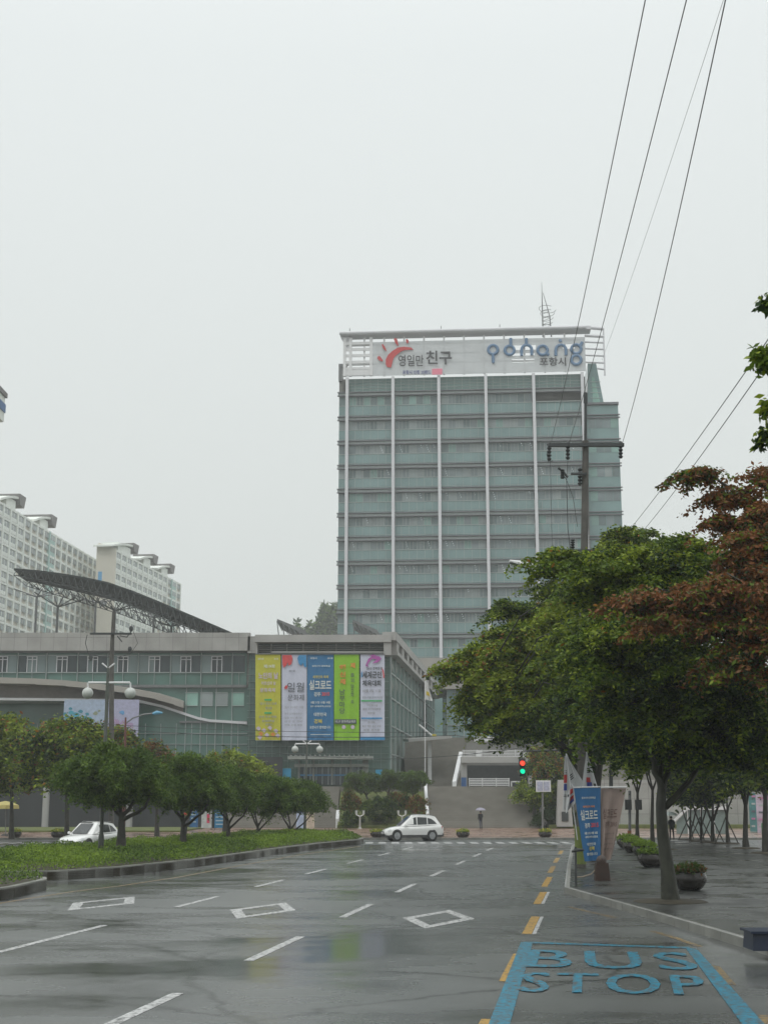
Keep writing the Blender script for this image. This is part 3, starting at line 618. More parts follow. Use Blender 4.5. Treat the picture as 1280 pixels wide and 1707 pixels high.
for k in range(11):
    z = TL(1000, 691 + 40.4 * k, 1.5)[1] - .7; wn = MB(); q = wr0 + .4
    while q < wr1 - .3:
        e_ = min(q + 1.3, wr1 - .1); mi = int(rng.integers(0, 4)) if k else (3 if q > wr1 - 2.2 else 0)
        wn.quad((q, 1.5, z - 1.75), (e_ - .08, 1.5, z - 1.75), (e_ - .08, 1.5, z), (q, 1.5, z), mi); q += 1.3
    tobj('window', wn, GL_W)
# top left steel frame beside the screen
a_, z_ = TL(565, 605); tobj('corner_frame', MB().box(a_ - .1, a_ + .5, .5, 3, ztop - .2, z_).box(a_ + .5, aL - .2, .5, 3, z_ - .6, z_), GREYM)
# antenna
mb = MB(); c = AZ(904.5, 553, 4.0); z0 = c.z; zA = TL(904.5, 470, 4)[1]; hh = zA - z0
mb.tube([(c.x, 4, z0 - 1), (c.x, 4, z0 + hh * .6), (c.x, 4, zA)], [.16, .1, .03], 6); mb.tube([(c.x + 1.5, 4, z0 - 1), (c.x + 1.3, 4, z0 + hh * .3), (c.x + .2, 4, z0 + hh * .78)], [.14, .1, .05], 6)
for k, (zf, r_) in enumerate(((.07, .75), (.16, .85), (.26, 1.0), (.37, 1.25), (.45, 1.5))):
    mb.tube([(c.x + .9 + r_ * math.cos(a) * 1.0, 4 + r_ * math.sin(a), z0 + hh * zf + .25 * math.sin(a + k)) for a in np.linspace(0, 5.2, 16)], .045, 5)
for k in range(7): mb.tube([(c.x, 4, z0 + hh * .07 * k), (c.x + 1.45 - .05 * k, 4, z0 + hh * .07 * (k + (.8 if k % 2 else 0)))], .045, 4)
tobj('antenna', mb, GREYM)
mb = MB()
for u in (583, 735, 833): p = AZ(u, 560, 0.5); mb.tube([(p.x, .5, zt_ + .8), (p.x, .5, zt_ + 2.0)], .07, 5)
tobj('lightning_rod', mb, GREYM)

# ================================================================== APARTMENTS
def apartment(label, A, B, hh, depth, mints, seed, bays, group='white apartment slabs'):
    A = Vector((A[0], A[1], 0)); B = Vector((B[0], B[1], 0)); d = B - A; Ln = d.length; t = thing('apartment_block', label, 'apartment block', A, math.atan2(d.y, d.x), group)
    obj('wall', MB().box(0, Ln, 0.3, depth, 0, hh), APB, t, local=True)
    fl = 2.82; nf = int(hh // fl); bw = Ln / bays; g = MB()
    for k in range(nf + 1): g.box(0, Ln, -0.12, 0.3, hh - k * fl - .5, hh - k * fl, 0)
    for b in range(bays + 1): g.box(max(0, b * bw - .38), min(Ln, b * bw + .38), -0.25, 0.3, 0, hh, 1 if b in mints else 0)
    for b in mints: g.box(b * bw + .38, (b + 1) * bw - .38, -.1, .25, 0, hh, 1)
    obj('facade_grid', g, [APW, APG], t, local=True)
    base = MB(); base.quad((0, 0, 0), (bw - .9, 0, 0), (bw - .9, 0, fl - .75), (0, 0, fl - .75)); me = base.mesh('window', APGL)
    frm = MB(); x1 = bw - .9; z1 = fl - .75
    frm.box(-.0, x1, -.06, .02, 0, .85, 0); frm.box(x1 * .5 - .08, x1 * .5 + .08, -.06, .02, .85, z1); frm.box(0, .1, -.06, .02, .85, z1); frm.box(x1 - .1, x1, -.06, .02, .85, z1)
    mf = frm.mesh('window_frame', APW)
    spots = [(k, b) for k in range(nf) for b in range(bays)]; vis = [(k, b) for k, b in spots if k < 12]; vis = sorted(vis, key=lambda q: (q[1] + q[0] * .3))
    one = set(vis[:100]); rest = MB()
    for k, b in spots:
        x = b * bw + .45; z = hh - (k + 1) * fl + .12
        if (k, b) in one:
            w = bpy.data.objects.new('window', me); COL.objects.link(w); w.parent = t; w.location = (x, -.02 - .12 * (b in mints), z)
            f = bpy.data.objects.new('window_frame', mf); COL.objects.link(f); f.parent = w
        elif k < 15:
            yy = -.02 - .12 * (b in mints)
            rest.quad((x, yy, z + .85), (x + x1 * .46, yy, z + .85), (x + x1 * .46, yy, z + z1), (x, yy, z + z1)); rest.quad((x + x1 * .54, yy, z + .85), (x + x1, yy, z + .85), (x + x1, yy, z + z1), (x + x1 * .54, yy, z + z1))
    if rest.v: o = obj('window_rows', rest, APGL, t, local=True); o['kind'] = 'stuff'
    return t, Ln
def penthouse(t, x0, x1, zb, h, y0=1.0, y1=9):
    r = MB(); r.box(x0 + 2, x1, y0, y1, zb, zb + h * .62); obj('roof_house', r, APW, t, local=True)
    c = MB(); n = 8; prof = [(x0 - 3 + (x1 - x0 + 5) * k / n, zb + h * (.25 + .62 * math.sin(k / n * math.pi * .5))) for k in range(n + 1)]
    c.prism([(x, y0 - .6, z) for x, z in prof] + [(x, y0 - .6, z - .5) for x, z in prof[::-1]], (0, y1 - y0 + 1.2, 0)); obj('curved_roof', c, APW, t, local=True)
    e_ = MB(); e_.prism([(x1 + .5, y0 - .9, zb + h * .45), (x1 - .2, y0 - .9, zb + h * 1.02), (x1 + 4.2, y0 - .9, zb + h * 1.02), (x1 + 3.2, y0 - .9, zb + h * .40)], (0, y1 - y0 + 1.8, 0)); obj('stair_head_end', e_, APR, t, local=True)
t1, L1 = apartment('long white apartment slab with mint stripes, nearest the left edge', (-85.2, 262), (-77.0, 366), 66, 12, (5, 14), 1, 23)
t2, L2 = apartment('farther white apartment slab with blank beige end wall facing the road', (-68.7, 348), (-60.3, 405), 65.7, 4.6, (11,), 2, 13)
o = obj('end_wall', MB().prism([(-.35, -.3, 0), (-.35, 4.9, 0), (-.35, 4.9, 67.0), (-.35, 4.3, 67.5), (-.35, -.3, 65.9)], (.33, 0, 0)), APB, t2, local=True)
mk = MB(); mk.box(-.42, -.352, 3.2, 4.2, 57, 60, 0); mk.box(-.42, -.352, 3.4, 4.3, 24.5, 35.5, 1); mk.box(-.42, -.352, 1.6, 3.4, 51.0, 52.2, 2)
obj('end_wall_marks', mk, [mat('mark_sky_blue', (.12, .35, .6), .6), mat('mark_pale_pink', (.6, .3, .32), .6), mat('mark_grey', (.3, .32, .33), .6)], t2, local=True)
for x in (34, 57, ): penthouse(t1, x, x + 8, 66, 4.4)
for x in (1, 22, 38): penthouse(t2, x, x + (12 if x == 1 else 8), 65.7, 4.0, .4, 4.6)
# crown of the block at the very left edge
c = P(0, 650, 150); t = thing('apartment_block', 'pale high block at the left edge with a dark cap and blue band', 'apartment block', (c.x, 150, 0))
cw = c.x * 156.5 / 150 - .3; cc_ = P(10, 650, 155).x
obj('wall', MB().box(cw - 12, cw, 150.5, 156, 0, P(0, 690, 150).z), APB, t)
zt = lambda v: P(0, v, 150).z
obj('roof', MB().prism([(cc_ - 14, 148.5, zt(612)), (cc_ + .2, 148.5, zt(634)), (cc_ + .2, 148.5, zt(642)), (cc_ - 14, 148.5, zt(622))], (0, 6.8, 0)), APR, t)
obj('crown', MB().box(cc_ - 13, cc_, 149, 155, zt(684), zt(640)), APW, t); obj('blue_band', MB().box(cc_ - 13.1, cc_ + .12, 148.9, 155.1, zt(668), zt(654)), mat('band_blue', (.05, .13, .3), .5), t)
obj('ledge', MB().box(cc_ - 13.1, cc_ - .6, 148.9, 155.1, zt(689), zt(684.2)), DKMET, t)
# ================================================================== BANNER BUILDING (podium)
Y0 = 150.0
def rf(mb, u0, u1, v0, v1, Y=Y0, d=.3, mi=0):
    a = P(u0, v1, Y); b = P(u1, v0, Y); c_ = P(u1, v1, Y); mb.box(a.x, c_.x, Y - d, Y, a.z, b.z, mi); return mb
pz = P(420, 1057, Y0).z; XL = -62.0; XR = P(648, 1200, Y0).x; XB = P(722, 1150, 216).x
pd = thing('civic_hall', 'low green glass civic hall hung with five long banners', 'civic building', (-15, Y0, 0))
obj('wall', MB().prism([(XL, Y0 + .5, 0), (XR - .3, Y0 + .5, 0), (XB - .3, 216, 0), (XL, 216, 0)], (0, 0, pz - .4)), CONCD, pd)
mb = MB(); rf(mb, -300, 418, 1056, 1086, Y0, .8); rf(mb, 414, 431, 1062, 1090, Y0, .8); obj('parapet', mb, CONCJ, pd)
# upper windows
edges = [-118, -70, -22, 29, 77, 129, 179, 230, 284, 335, 387, 409]
bk = MB(); rf(bk, -300, 411, 1087, 1142, Y0 + .45, .05); obj('curtain_wall_backing', bk, GL_P, pd)
for k in range(len(edges) - 1):
    u0, u1 = edges[k] + .8, edges[k + 1] - .8; w = u1 - u0; wn = MB(); fr = MB()
    cuts = [0, .34, .52, .68, 1] if w > 30 else [0, 1]
    for q in range(len(cuts) - 1): rf(wn, u0 + w * cuts[q], u0 + w * cuts[q + 1], 1093, 1120.5, Y0 + .35, .04, 0 if rng.random() < .55 else 1)
    wo_ = obj('window', wn, [GL_D, GL_W[1]], pd)
    rf(fr, u0 - 1, u0, 1087, 1141, Y0 + .33, .25); rf(fr, u0, u1, 1092, 1093.2, Y0 + .28, .1); rf(fr, u0, u1, 1120.5, 1121.8, Y0 + .28, .1)
    rf(fr, u0 + w * .5, u0 + w * .5 + .7, 1121.8, 1141, Y0 + .33, .08)
    if w > 30:
        for cut in (.34, .52, .68): rf(fr, u0 + w * cut - .6, u0 + w * cut + .6, 1094, 1120.5, Y0 + .28, .12, 1)
        rf(fr, u0 + w * .34, u0 + w * .68, 1094, 1095.2, Y0 + .26, .12, 1); rf(fr, u0 + w * .34, u0 + w * .68, 1099, 1100, Y0 + .26, .1, 1)
    obj('window_frame', fr, [MULL, TWHITE], wo_)
mb = MB(); rf(mb, -300, 412, 1142, 1146.5, Y0 + .3, .4); rf(mb, 300, 412, 1202, 1205, Y0 + .3, .3); rf(mb, -300, 412, 1086, 1088.5, Y0 + .2, .3); obj('floor_band', mb, GREYM, pd)
mb = MB(); rf(mb, -300, 640, 1146, 1345, Y0 + .45, .1); obj('lower_curtain_wall', mb, GL_P, pd)
for u in (309, 334, 359, 386):
    wn = MB(); rf(wn, u, u + 21, 1155, 1176, Y0 + .33, .05, int(rng.integers(0, 3))); wo_ = obj('window', wn, [GL_D, GL_W[2], GL_B], pd); fr = MB(); rf(fr, u - 1.3, u, 1147, 1260, Y0 + .33, .12); rf(fr, u, u + 21, 1176, 1177, Y0 + .33, .12); rf(fr, u, u + 21, 1154, 1155, Y0 + .33, .12)
    obj('window_frame', fr, MULL, wo_)
mb = MB(); 
for v in (1222, 1240, 1262, 1285): rf(mb, -100, 470, v, v + 1, Y0 + .34, .12)
for u in range(-100, 470, 26): rf(mb, u, u + .9, 1206, 1345, Y0 + .34, .1)
obj('curtain_grid', mb, MULL, pd)
# banner front
mb = MB(); rf(mb, 411, 648, 1068, 1345, Y0 + .3, .3); obj('front_glass', mb, mat('front_glass_green', (0.075, 0.135, 0.115), .2, var=.25, scale=.3), pd)
mb = MB()
for u in range(414, 648, 13): rf(mb, u, u + .7, 1090, 1290, Y0, .1)
for v in range(1100, 1290, 12): rf(mb, 412, 648, v, v + .7, Y0, .12)
obj('front_grid', mb, mat('green_grid_metal', (0.16, 0.23, 0.20), .5), pd)
mb = MB(); rf(mb, 428, 652, 1062, 1074, Y0, 2.2); rf(mb, 428, 431.5, 1074, 1092, Y0, 1.6); rf(mb, 639.5, 652, 1074, 1095, Y0, 2.0)
for k in range(5): rf(mb, 432, 640, 1077 + k * 3, 1078 + k * 3, Y0, .5)
for u in (452, 478, 505, 530, 560, 590, 615): rf(mb, u, u + 1.2, 1074, 1090, Y0, .6)
rf(mb, 455, 640, 1088.5, 1091, Y0, 1.7)
obj('roof_frame', mb, CONC, pd)
# side wall going back to the tower
e0 = Vector((XR, Y0, 0)); e1 = Vector((XB, 216, 0)); dn = (e1 - e0).normalized(); Ls = (e1 - e0).length
def SW(s, z, o_=0.0): p = e0 + dn * s + Vector((dn.y, -dn.x, 0)) * o_; return Vector((p.x, p.y, z))
def sbox(mb, s0, s1, z0, z1, o0, o1, mi=0): mb.hexa([SW(s0, z0, o0), SW(s1, z0, o0), SW(s1, z0, o1), SW(s0, z0, o1), SW(s0, z1, o0), SW(s1, z1, o0), SW(s1, z1, o1), SW(s0, z1, o1)], mi)
mb = MB(); sbox(mb, 0, Ls, 4, pz - 2, 0, .15); obj('side_glass', mb, mat('side_glass_green', (0.10, 0.175, 0.155), .15, var=.25, scale=.25), pd)
mb = MB()
for k in range(14): sbox(mb, k * 5, k * 5 + .18, 4, pz - 2, .15, .3)
for z in (7.5, 10.5, 13.5, 16.2): sbox(mb, 0, Ls, z, z + .14, .15, .28)
obj('side_mullions', mb, MULL, pd)
mb = MB(); sbox(mb, -2, Ls, pz - .9, pz, -.5, 1.0); sbox(mb, 0, Ls, pz - 2.3, pz - 1.9, 0, 1.0)
for k in range(11): sbox(mb, k * 6.2, k * 6.2 + 2.2, pz - 1.95, pz - .85, 0.1, .9)
obj('side_cornice', mb, CONC, pd)
# curved canopy of the hall
up_ = [(-140, 1127), (0, 1129), (60, 1131), (110, 1134), (160, 1139), (210, 1146), (260, 1156), (290, 1165), (306, 1171)]
YC = lambda u: 144.0 + 5.5 * max(0, (u + 140) / 446) ** 2.2
mb = MB(); thick = lambda u: 10.5
for (ua, va), (ub, vb) in zip(up_[:-1], up_[1:]):
    a, b = P(ua, va, YC(ua)), P(ub, vb, YC(ub)); c_, d = P(ub, vb + 9, YC(ub)), P(ua, va + 10, YC(ua))
    A2, B2 = Vector((a.x, Y0 + .3, a.z + .2)), Vector((b.x, Y0 + .3, b.z + .2))
    mb.hexa([d, c_, Vector((c_.x, Y0 + .3, c_.z)), Vector((d.x, Y0 + .3, d.z)), a, b, B2, A2])
obj('curved_canopy', mb, BEIGE, pd)
mb = MB(); lo = [(-140, 1165), (0, 1165), (110, 1166), (200, 1167), (235, 1169), (270, 1177), (300, 1187), (330, 1197), (350, 1201), (412, 1205)]
for (ua, va), (ub, vb) in zip(lo[:-1], lo[1:]):
    Ya, Yb = YC(ua) + 1.0 if ua < 306 else 149.9, YC(ub) + 1.0 if ub < 306 else 149.9
    Ya = min(Ya, 149.9); Yb = min(Yb, 149.9); a, b = P(ua, va, Ya), P(ub, vb, Yb)
    mb.hexa([(a.x, Ya, a.z - .15), (b.x, Yb, b.z - .15), (b.x, 150.3, b.z - .15), (a.x, 150.3, a.z - .15), (a.x, Ya, a.z + .12), (b.x, Yb, b.z + .12), (b.x, 150.3, b.z + .12), (a.x, 150.3, a.z + .12)])
obj('canopy_edge', mb, TWHITE, pd)
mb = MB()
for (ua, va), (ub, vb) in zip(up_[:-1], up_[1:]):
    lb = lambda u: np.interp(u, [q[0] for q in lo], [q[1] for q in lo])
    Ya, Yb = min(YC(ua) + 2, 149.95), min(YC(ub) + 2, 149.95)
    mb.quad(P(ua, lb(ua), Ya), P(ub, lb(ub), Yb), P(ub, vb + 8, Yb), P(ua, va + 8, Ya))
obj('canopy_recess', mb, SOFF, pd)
# ground storey, columns
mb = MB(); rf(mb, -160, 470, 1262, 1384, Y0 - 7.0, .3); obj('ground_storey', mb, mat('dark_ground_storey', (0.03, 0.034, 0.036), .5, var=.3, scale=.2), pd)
for u in (75, 215, 345): a = P(u, 1384, 141); obj('column', MB().tube([(a.x, 141, 0), (a.x, 141, 6.2)], .33, 14), CONC, pd, True)
# entrance canopy and doors
mb = MB(); rf(mb, 483, 622, 1262, 1267, 146, 3.0); rf(mb, 492, 615, 1274, 1279, 146, 1.5); 
for u in (497, 521, 552, 583, 608): rf(mb, u, u + 3, 1267, 1308, 146, .4)
rf(mb, 604, 614, 1267, 1300, 146, .5)
for u in range(486, 622, 8): rf(mb, u, u + 1, 1259, 1262, 145, 2.5)
obj('entrance_canopy', mb, mat('canopy_metal', (.30, .32, .30), .5), pd)
mb = MB(); rf(mb, 497, 606, 1279, 1308, 149.6, .2, 0); rf(mb, 497, 606, 1291, 1293.5, 149.6, .3, 1); 
for u in range(497, 608, 10): rf(mb, u, u + .9, 1279, 1308, 149.6, .28, 2)
obj('entrance_door', mb, [GL_D, mat('strip_blue', (.03, .16, .30), .5), MULL], pd)
rl = MB()
for u in (560, 640): pass
# tilted roof truss panels
for u0, v0, u1, v1 in ((462, 1035, 517, 1063), (588, 1036, 636, 1062)):
    a, b = P(u0, v0, 166), P(u1, v1, 166); mb = MB(); mb.hexa([a, b, b + Vector((0, 9, 0)), a + Vector((0, 9, 0)), a + Vector((0, 0, .25)), b + Vector((-.6, 0, .9)), b + Vector((-.6, 9, .9)), a + Vector((0, 9, .25))])
    for k in range(6):
        q = a.lerp(b, k / 6); mb.tube([q, (q.x + .3, 166, b.z - .3)], .06, 4); mb.tube([q, a.lerp(b, (k + 1) / 6) + Vector((0, 0, -.9))], .05, 4)
    obj('roof_sunshade', mb, GREYM, pd)
# banners
BW_ = mat('banner_white', (.50, .52, .62), .7, var=.04); BY_ = mat('banner_yellow', (.46, .45, .035), .7, var=.06); BB_ = mat('banner_blue', (.02, .14, .30), .7, var=.05); BG_ = mat('banner_lime', (.22, .46, .012), .7, var=.05)
BT = mat('print_pale', (.55, .58, .55), .7); BO = mat('print_orange', (.60, .22, .03), .7); BD = mat('print_dark', (.05, .06, .07), .7); BR_ = mat('print_red', (.55, .06, .06), .7); BGN = mat('print_green', (.05, .36, .12), .7); BBL = mat('print_blue', (.03, .22, .45), .7); BPU = mat('print_purple', (.38, .08, .34), .7); BPI = mat('print_lavender', (.50, .42, .50), .7); BGY = mat('print_grey', (.26, .27, .29), .7); BYE = mat('print_gold', (.55, .45, .05), .7)
PR = [BT, BO, BD, BR_, BGN, BBL, BPU, BPI, BGY, BYE]; PI_ = dict(w=0, o=1, d=2, r=3, g=4, b=5, p=6, l=7, y=8, Y=9)
def banner(label, u0, u1, m, items, v0=1091, v1=1234):
    YB = 147.4; t = thing('hanging_banner', label, 'banner', P((u0 + u1) / 2, v1, YB), 0, 'long banners on the glass hall front')
    cl = MB(); nx, nz = 8, 30
    def q(i, j):
        u = u0 + (u1 - u0) * i / nx; v = v0 + (v1 - v0) * j / nz; p = P(u, v, YB); p.y += .10 * math.sin(i * 1.3 + j * .25) * (j / nz); return p
    for i in range(nx):
        for j in range(nz): cl.quad(q(i, j + 1), q(i + 1, j + 1), q(i + 1, j), q(i, j))
    obj('cloth', cl, m, t, True); bar = MB(); rf(bar, u0 - .5, u1 + .5, v0 - 1.2, v0, YB + .1, .25); rf(bar, u0, u1, v1, v1 + .9, YB + .1, .2); obj('rail', bar, GREYM, t)
    pm_ = MB()
    for it in items:
        if it[0] == 'T':
            _, s, a, b, c_, d, col = it[:7]; o_ = P(a, d, YB); e_ = P(b, d, YB); tp = P(a, c_, YB)
            text(s, o_, (1, 0, 0), (0, 0, 1), (0, -1, 0), e_.x - o_.x, tp.z - o_.z, pm_, PI_[col], .16, it[7] if len(it) > 7 else .02)
        elif it[0] == 'R': _, a, b, c_, d, col = it; rf(pm_, a, b, c_, d, YB - .14, .02, PI_[col])
        elif it[0] == 'O':
            _, pts, col = it; pm_.prism([P(a, b, YB - .14) for a, b in pts], (0, -.02, 0), PI_[col])
    obj('print', pm_, PR, t)
banner('yellow banner with pale lettering and flowers, leftmost of five', 426, 468, BY_, [('T', '제19회', 440, 458, 1108, 1114, 'w'), ('T', '노인의 날', 431, 464, 1121, 1132, 'l', .03), ('T', '어르신의 날', 436, 460, 1136, 1142, 'l'), ('T', '문화축제', 434, 459, 1147, 1154, 'l'),
    ('R', 441, 453, 1165, 1168, 'g'), ('T', '일시 장소 안내', 434, 461, 1171, 1175, 'y'), ('T', '행사장', 443, 454, 1178, 1183, 'y'), ('R', 441, 453, 1187, 1190, 'g'), ('T', '공연 전시 체험', 432, 461, 1193, 1197, 'y'), ('T', '문화마당', 437, 458, 1200, 1204, 'y'), ('T', '부대행사', 443, 454, 1206, 1210, 'y')] +
    [('O', [(x, y), (x + 4, y - 3.5), (x + 8, y), (x + 5, y + 4.5)], c_) for x, y, c_ in ((427, 1214, 'l'), (436, 1217, 'l'), (446, 1213, 'l'), (456, 1218, 'l'), (431, 1223, 'o'), (441, 1225, 'l'), (451, 1224, 'o'), (459, 1226, 'l'), (429, 1229, 'l'))] + [('T', '2015', 430, 440, 1097, 1100, 'w'), ('T', '초대', 457, 464, 1097, 1100, 'w')])
banner('white banner with red and blue ribbons at its top corners', 470, 511.5, BW_, [('O', [(471, 1092), (486, 1092), (488, 1098), (486, 1107), (481, 1110), (480, 1104), (477, 1110), (473, 1113), (471, 1108)], 'r'), ('O', [(511, 1092), (499, 1092), (496, 1097), (498, 1106), (502, 1110), (505, 1105), (507, 1111), (511, 1113)], 'b'),
    ('T', '제7회', 482, 492, 1117, 1121, 'd', 0), ('O', [(474, 1146), (477, 1142), (480, 1143), (479, 1148), (475, 1149)], 'r'), ('T', '일월', 479, 507, 1138, 1154, 'd', .0), ('T', '문화제', 480, 507, 1158, 1168, 'd', .0), ('T', '일시 2015년 10월', 475, 506, 1177, 1181, 'y', 0)] + [('T', s, 475, 504, v, v + 3.5, 'y', 0) for s, v in (('포항 문화예술회관', 1188), ('일월 사당 행사장', 1195), ('공연 및 전시', 1201), ('전통 문화 체험', 1207))])
SILK = [('T', '포항시', 5, 16, 96, 99, 'w'), ('T', '초대', 33, 42, 96, 99, 'w'), ('T', '유라시아 문화특급', 8, 38, 109, 112, 'w'), ('T', '세계인의 축제', 9, 35, 126, 131, 'Y'), ('T', '실크로드', 3, 40, 134, 150, 'w', .025), ('T', '경주', 11, 22, 154, 161, 'w', .03), ('T', '2015', 24, 37, 154, 160, 'r', .04), ('T', '8월 21일 10월 18일', 6, 38, 169, 173, 'w'), ('T', '경주 세계문화엑스포공원', 5, 39, 176, 179, 'w'), ('T', '대한민국', 11, 32, 188, 194, 'w'), ('T', '경북', 11, 25, 199, 206, 'Y', .03), ('T', '포항시가 함께합니다', 4, 39, 210, 215, 'w'), ('R', 5, 39, 224, 225, 'w')]
banner('deep blue banner with white brush lettering, middle of five', 512.5, 556, BB_, [tuple([i[0], i[1], 512.5 + i[2], 512.5 + i[3], 1000 + i[4], 1000 + i[5]] + list(i[6:])) if i[0] == 'T' else ('R', 512.5 + i[1], 512.5 + i[2], 1000 + i[3], 1000 + i[4], i[5]) for i in SILK])
def vert(s, a, b, v0, hc, gap, col, bold=.03): return [('T', ch, a, b, v0 + k * (hc + gap), v0 + k * (hc + gap) + hc, col, bold) for k, ch in enumerate(s)]
banner('lime green banner with orange and dark vertical lettering', 557, 598.5, BG_, vert('해신제', 566, 576, 1108, 9, 3, 'o', .04) + vert('남부마당', 566, 575, 1149, 9, 1.6, 'd', .01) + vert('제', 584, 592, 1105, 9, 2, 'o', .04) + vert('8회단오', 585, 590, 1122, 7, 2, 'd', .0) + vert('문화축제', 585, 590, 1143, 7, 5, 'd', 0)[:3] + [('R', 558, 594, 1199, 1206.5, 'd'), ('T', '10.17 문화예술회관', 559, 593, 1200.5, 1205, 'w', .01), ('O', [(573 + 3.4 * math.cos(a), 1212 + 3.4 * math.sin(a)) for a in np.linspace(0, 5.6, 9)], 'l'), ('O', [(588 + 3.4 * math.cos(a), 1212 + 3.4 * math.sin(a)) for a in np.linspace(0, 5.6, 9)], 'l')])
banner('pale banner with purple swirl over bold dark lettering, rightmost of five', 601, 641, BW_, [('O', [(614, 1098), (622, 1093), (632, 1094), (636, 1098), (630, 1104), (620, 1106), (628, 1099), (620, 1098), (612, 1108), (615, 1112), (609, 1110)], 'p'), ('O', [(616, 1093), (622, 1091), (628, 1093), (620, 1095)], 'p'), ('T', '2015 경북문경', 611, 637, 1112, 1117, 'd'), ('T', '세계군인', 604, 636, 1119, 1131, 'd', .03), ('T', '체육대회', 604, 635, 1134, 1144, 'd', .03),
    ('T', '10월 2일 11일', 605, 635, 1149, 1154, 'y'), ('T', '우정의 어울림 평화의 두드림', 604, 637, 1161, 1164.5, 'd', 0), ('R', 602, 637, 1167, 1169.5, 'g'), ('T', '개회식', 612, 629, 1174, 1178, 'y'), ('T', '문경 국군체육부대', 605, 634, 1180, 1184, 'y'), ('T', '주경기장', 613, 625, 1187, 1191, 'y'), ('R', 602, 637, 1196, 1198.6, 'b'), ('T', '경기종목', 613, 625, 1202, 1206, 'y'), ('T', '육군 해군 공군 오종', 604, 635, 1209, 1212.5, 'y'), ('T', '포항 경기장', 606, 633, 1215, 1219, 'y'), ('R', 600.6, 641.4, 1228, 1233.6, 'b'), ('O', [(636, 1112), (638, 1122), (639, 1130), (641, 1130), (639.5, 1118)], 'r'), ('O', [(602, 1122), (604, 1118), (604, 1128), (602, 1130)], 'b')])
# posters under the curved canopy
def poster(label, u0, u1, blobs, m):
    YB = 145.5; t = thing('wall_poster', label, 'poster', P((u0 + u1) / 2, 1232, YB)); mb = MB(); rf(mb, u0, u1, 1166.5, 1236, YB, .12); obj('panel', mb, m, t); pm_ = MB()
    for (x, y, r_, c_) in blobs: pm_.prism([P(x + r_ * math.cos(a) * rng.uniform(.7, 1.2), y + r_ * .8 * math.sin(a) * rng.uniform(.7, 1.2), YB - .13) for a in np.linspace(0, 5.7, 10)], (0, -.02, 0), c_)
    obj('print', pm_, [mat('poster_aqua', (.06, .32, .42), .6), mat('poster_teal', (.04, .22, .30), .6), mat('poster_mauve', (.36, .26, .42), .6), mat('poster_olive', (.25, .28, .2), .6), mat('poster_sky', (.12, .3, .55), .6)], t)
poster('pale blue poster with aqua splash shapes under the curved canopy', 105, 178.6, [(113, 1196, 5, 0), (120, 1188, 5, 0), (118, 1181, 3, 1), (127, 1192, 6, 0), (135, 1186, 4, 1), (141, 1197, 5, 0), (146, 1190, 3.5, 1), (150, 1198, 4, 0), (160, 1189, 4, 3), (166, 1185, 2.5, 3), (131, 1201, 4, 1), (109, 1190, 3, 1), (172, 1210, 2.5, 4)], mat('poster_pale_blue', (.33, .40, .52), .5))
poster('lilac poster with mauve patches beside the lamp post', 179.6, 230.5, [(204, 1188, 4.2, 4), (194, 1203, 6, 2), (207, 1206, 7, 2), (218, 1209, 6, 2), (196, 1214, 6, 2), (188, 1196, 4, 2), (222, 1224, 6, 2), (210, 1220, 5, 2)], mat('poster_lilac', (.36, .36, .50), .5))
# ---- canopy on the hall roof
rc = thing('roof_canopy', 'dark curved space frame canopy on branching posts above the hall roof', 'canopy', (-30, 178, pz))
top = [(24, 947), (60, 950), (100, 955), (140, 961.5), (180, 970), (220, 984), (260, 1000), (300, 1017), (340, 1034), (370, 1047), (400, 1060), (430, 1074)]
YA = 170.0; shell = MB(); tr = MB(); A = [P(u, v, YA) for u, v in top]
def wd(k): t = k / (len(top) - 1); return 1.5 + 15 * math.sin(math.pi * min(1, .10 + .62 * t)) * (1 - .7 * t)
Bk = [a + Vector((-0.0, wd(k), -.9 * math.sin(math.pi * min(.9, .15 + k * .06)))) for k, a in enumerate(A)]
for k in range(len(A) - 1):
    shell.hexa([A[k] - Vector((0, 0, .25)), A[k + 1] - Vector((0, 0, .25)), Bk[k + 1] - Vector((0, 0, .25)), Bk[k] - Vector((0, 0, .25)), A[k], A[k + 1], Bk[k + 1], Bk[k]])
NS = 40; NW = 2
def ap(s, w, dz):
    x = s * (len(A) - 1); k = min(int(x), len(A) - 2); f = x - k; p = A[k].lerp(A[k + 1], f); q = Bk[k].lerp(Bk[k + 1], f); p = p.lerp(q, w); dep = 1.7 * math.sin(math.pi * min(.95, .12 + s * .72)); p.z -= .25 + dep * dz; return p
for i in range(NS):
    for j in range(NW):
        w0_, w1_ = j / (NW - 1), 0
        p = ap(i / NS, w0_, 1); tr.tube([p, ap((i + 1) / NS, w0_, 1)], .05, 4, cap=False)
        tr.tube([p, ap((i + .5) / NS, w0_, .05)], .04, 4, cap=False); tr.tube([ap((i + .5) / NS, w0_, .05), ap((i + 1) / NS, w0_, 1)], .05, 4, cap=False)
        if j < NW - 1: tr.tube([p, ap((i + (i % 2)) / NS, (j + 1) / (NW - 1), 1)], .05, 4, cap=False); tr.tube([p, ap((i + .5) / NS, (j + .5) / (NW - 1), .05)], .045, 4, cap=False)
obj('roof_shell', shell, mat('canopy_membrane', (.02, .028, .026), .6, var=.15), rc); o = obj('truss', tr, mat('truss_dark', (.06, .07, .068), .5), rc)
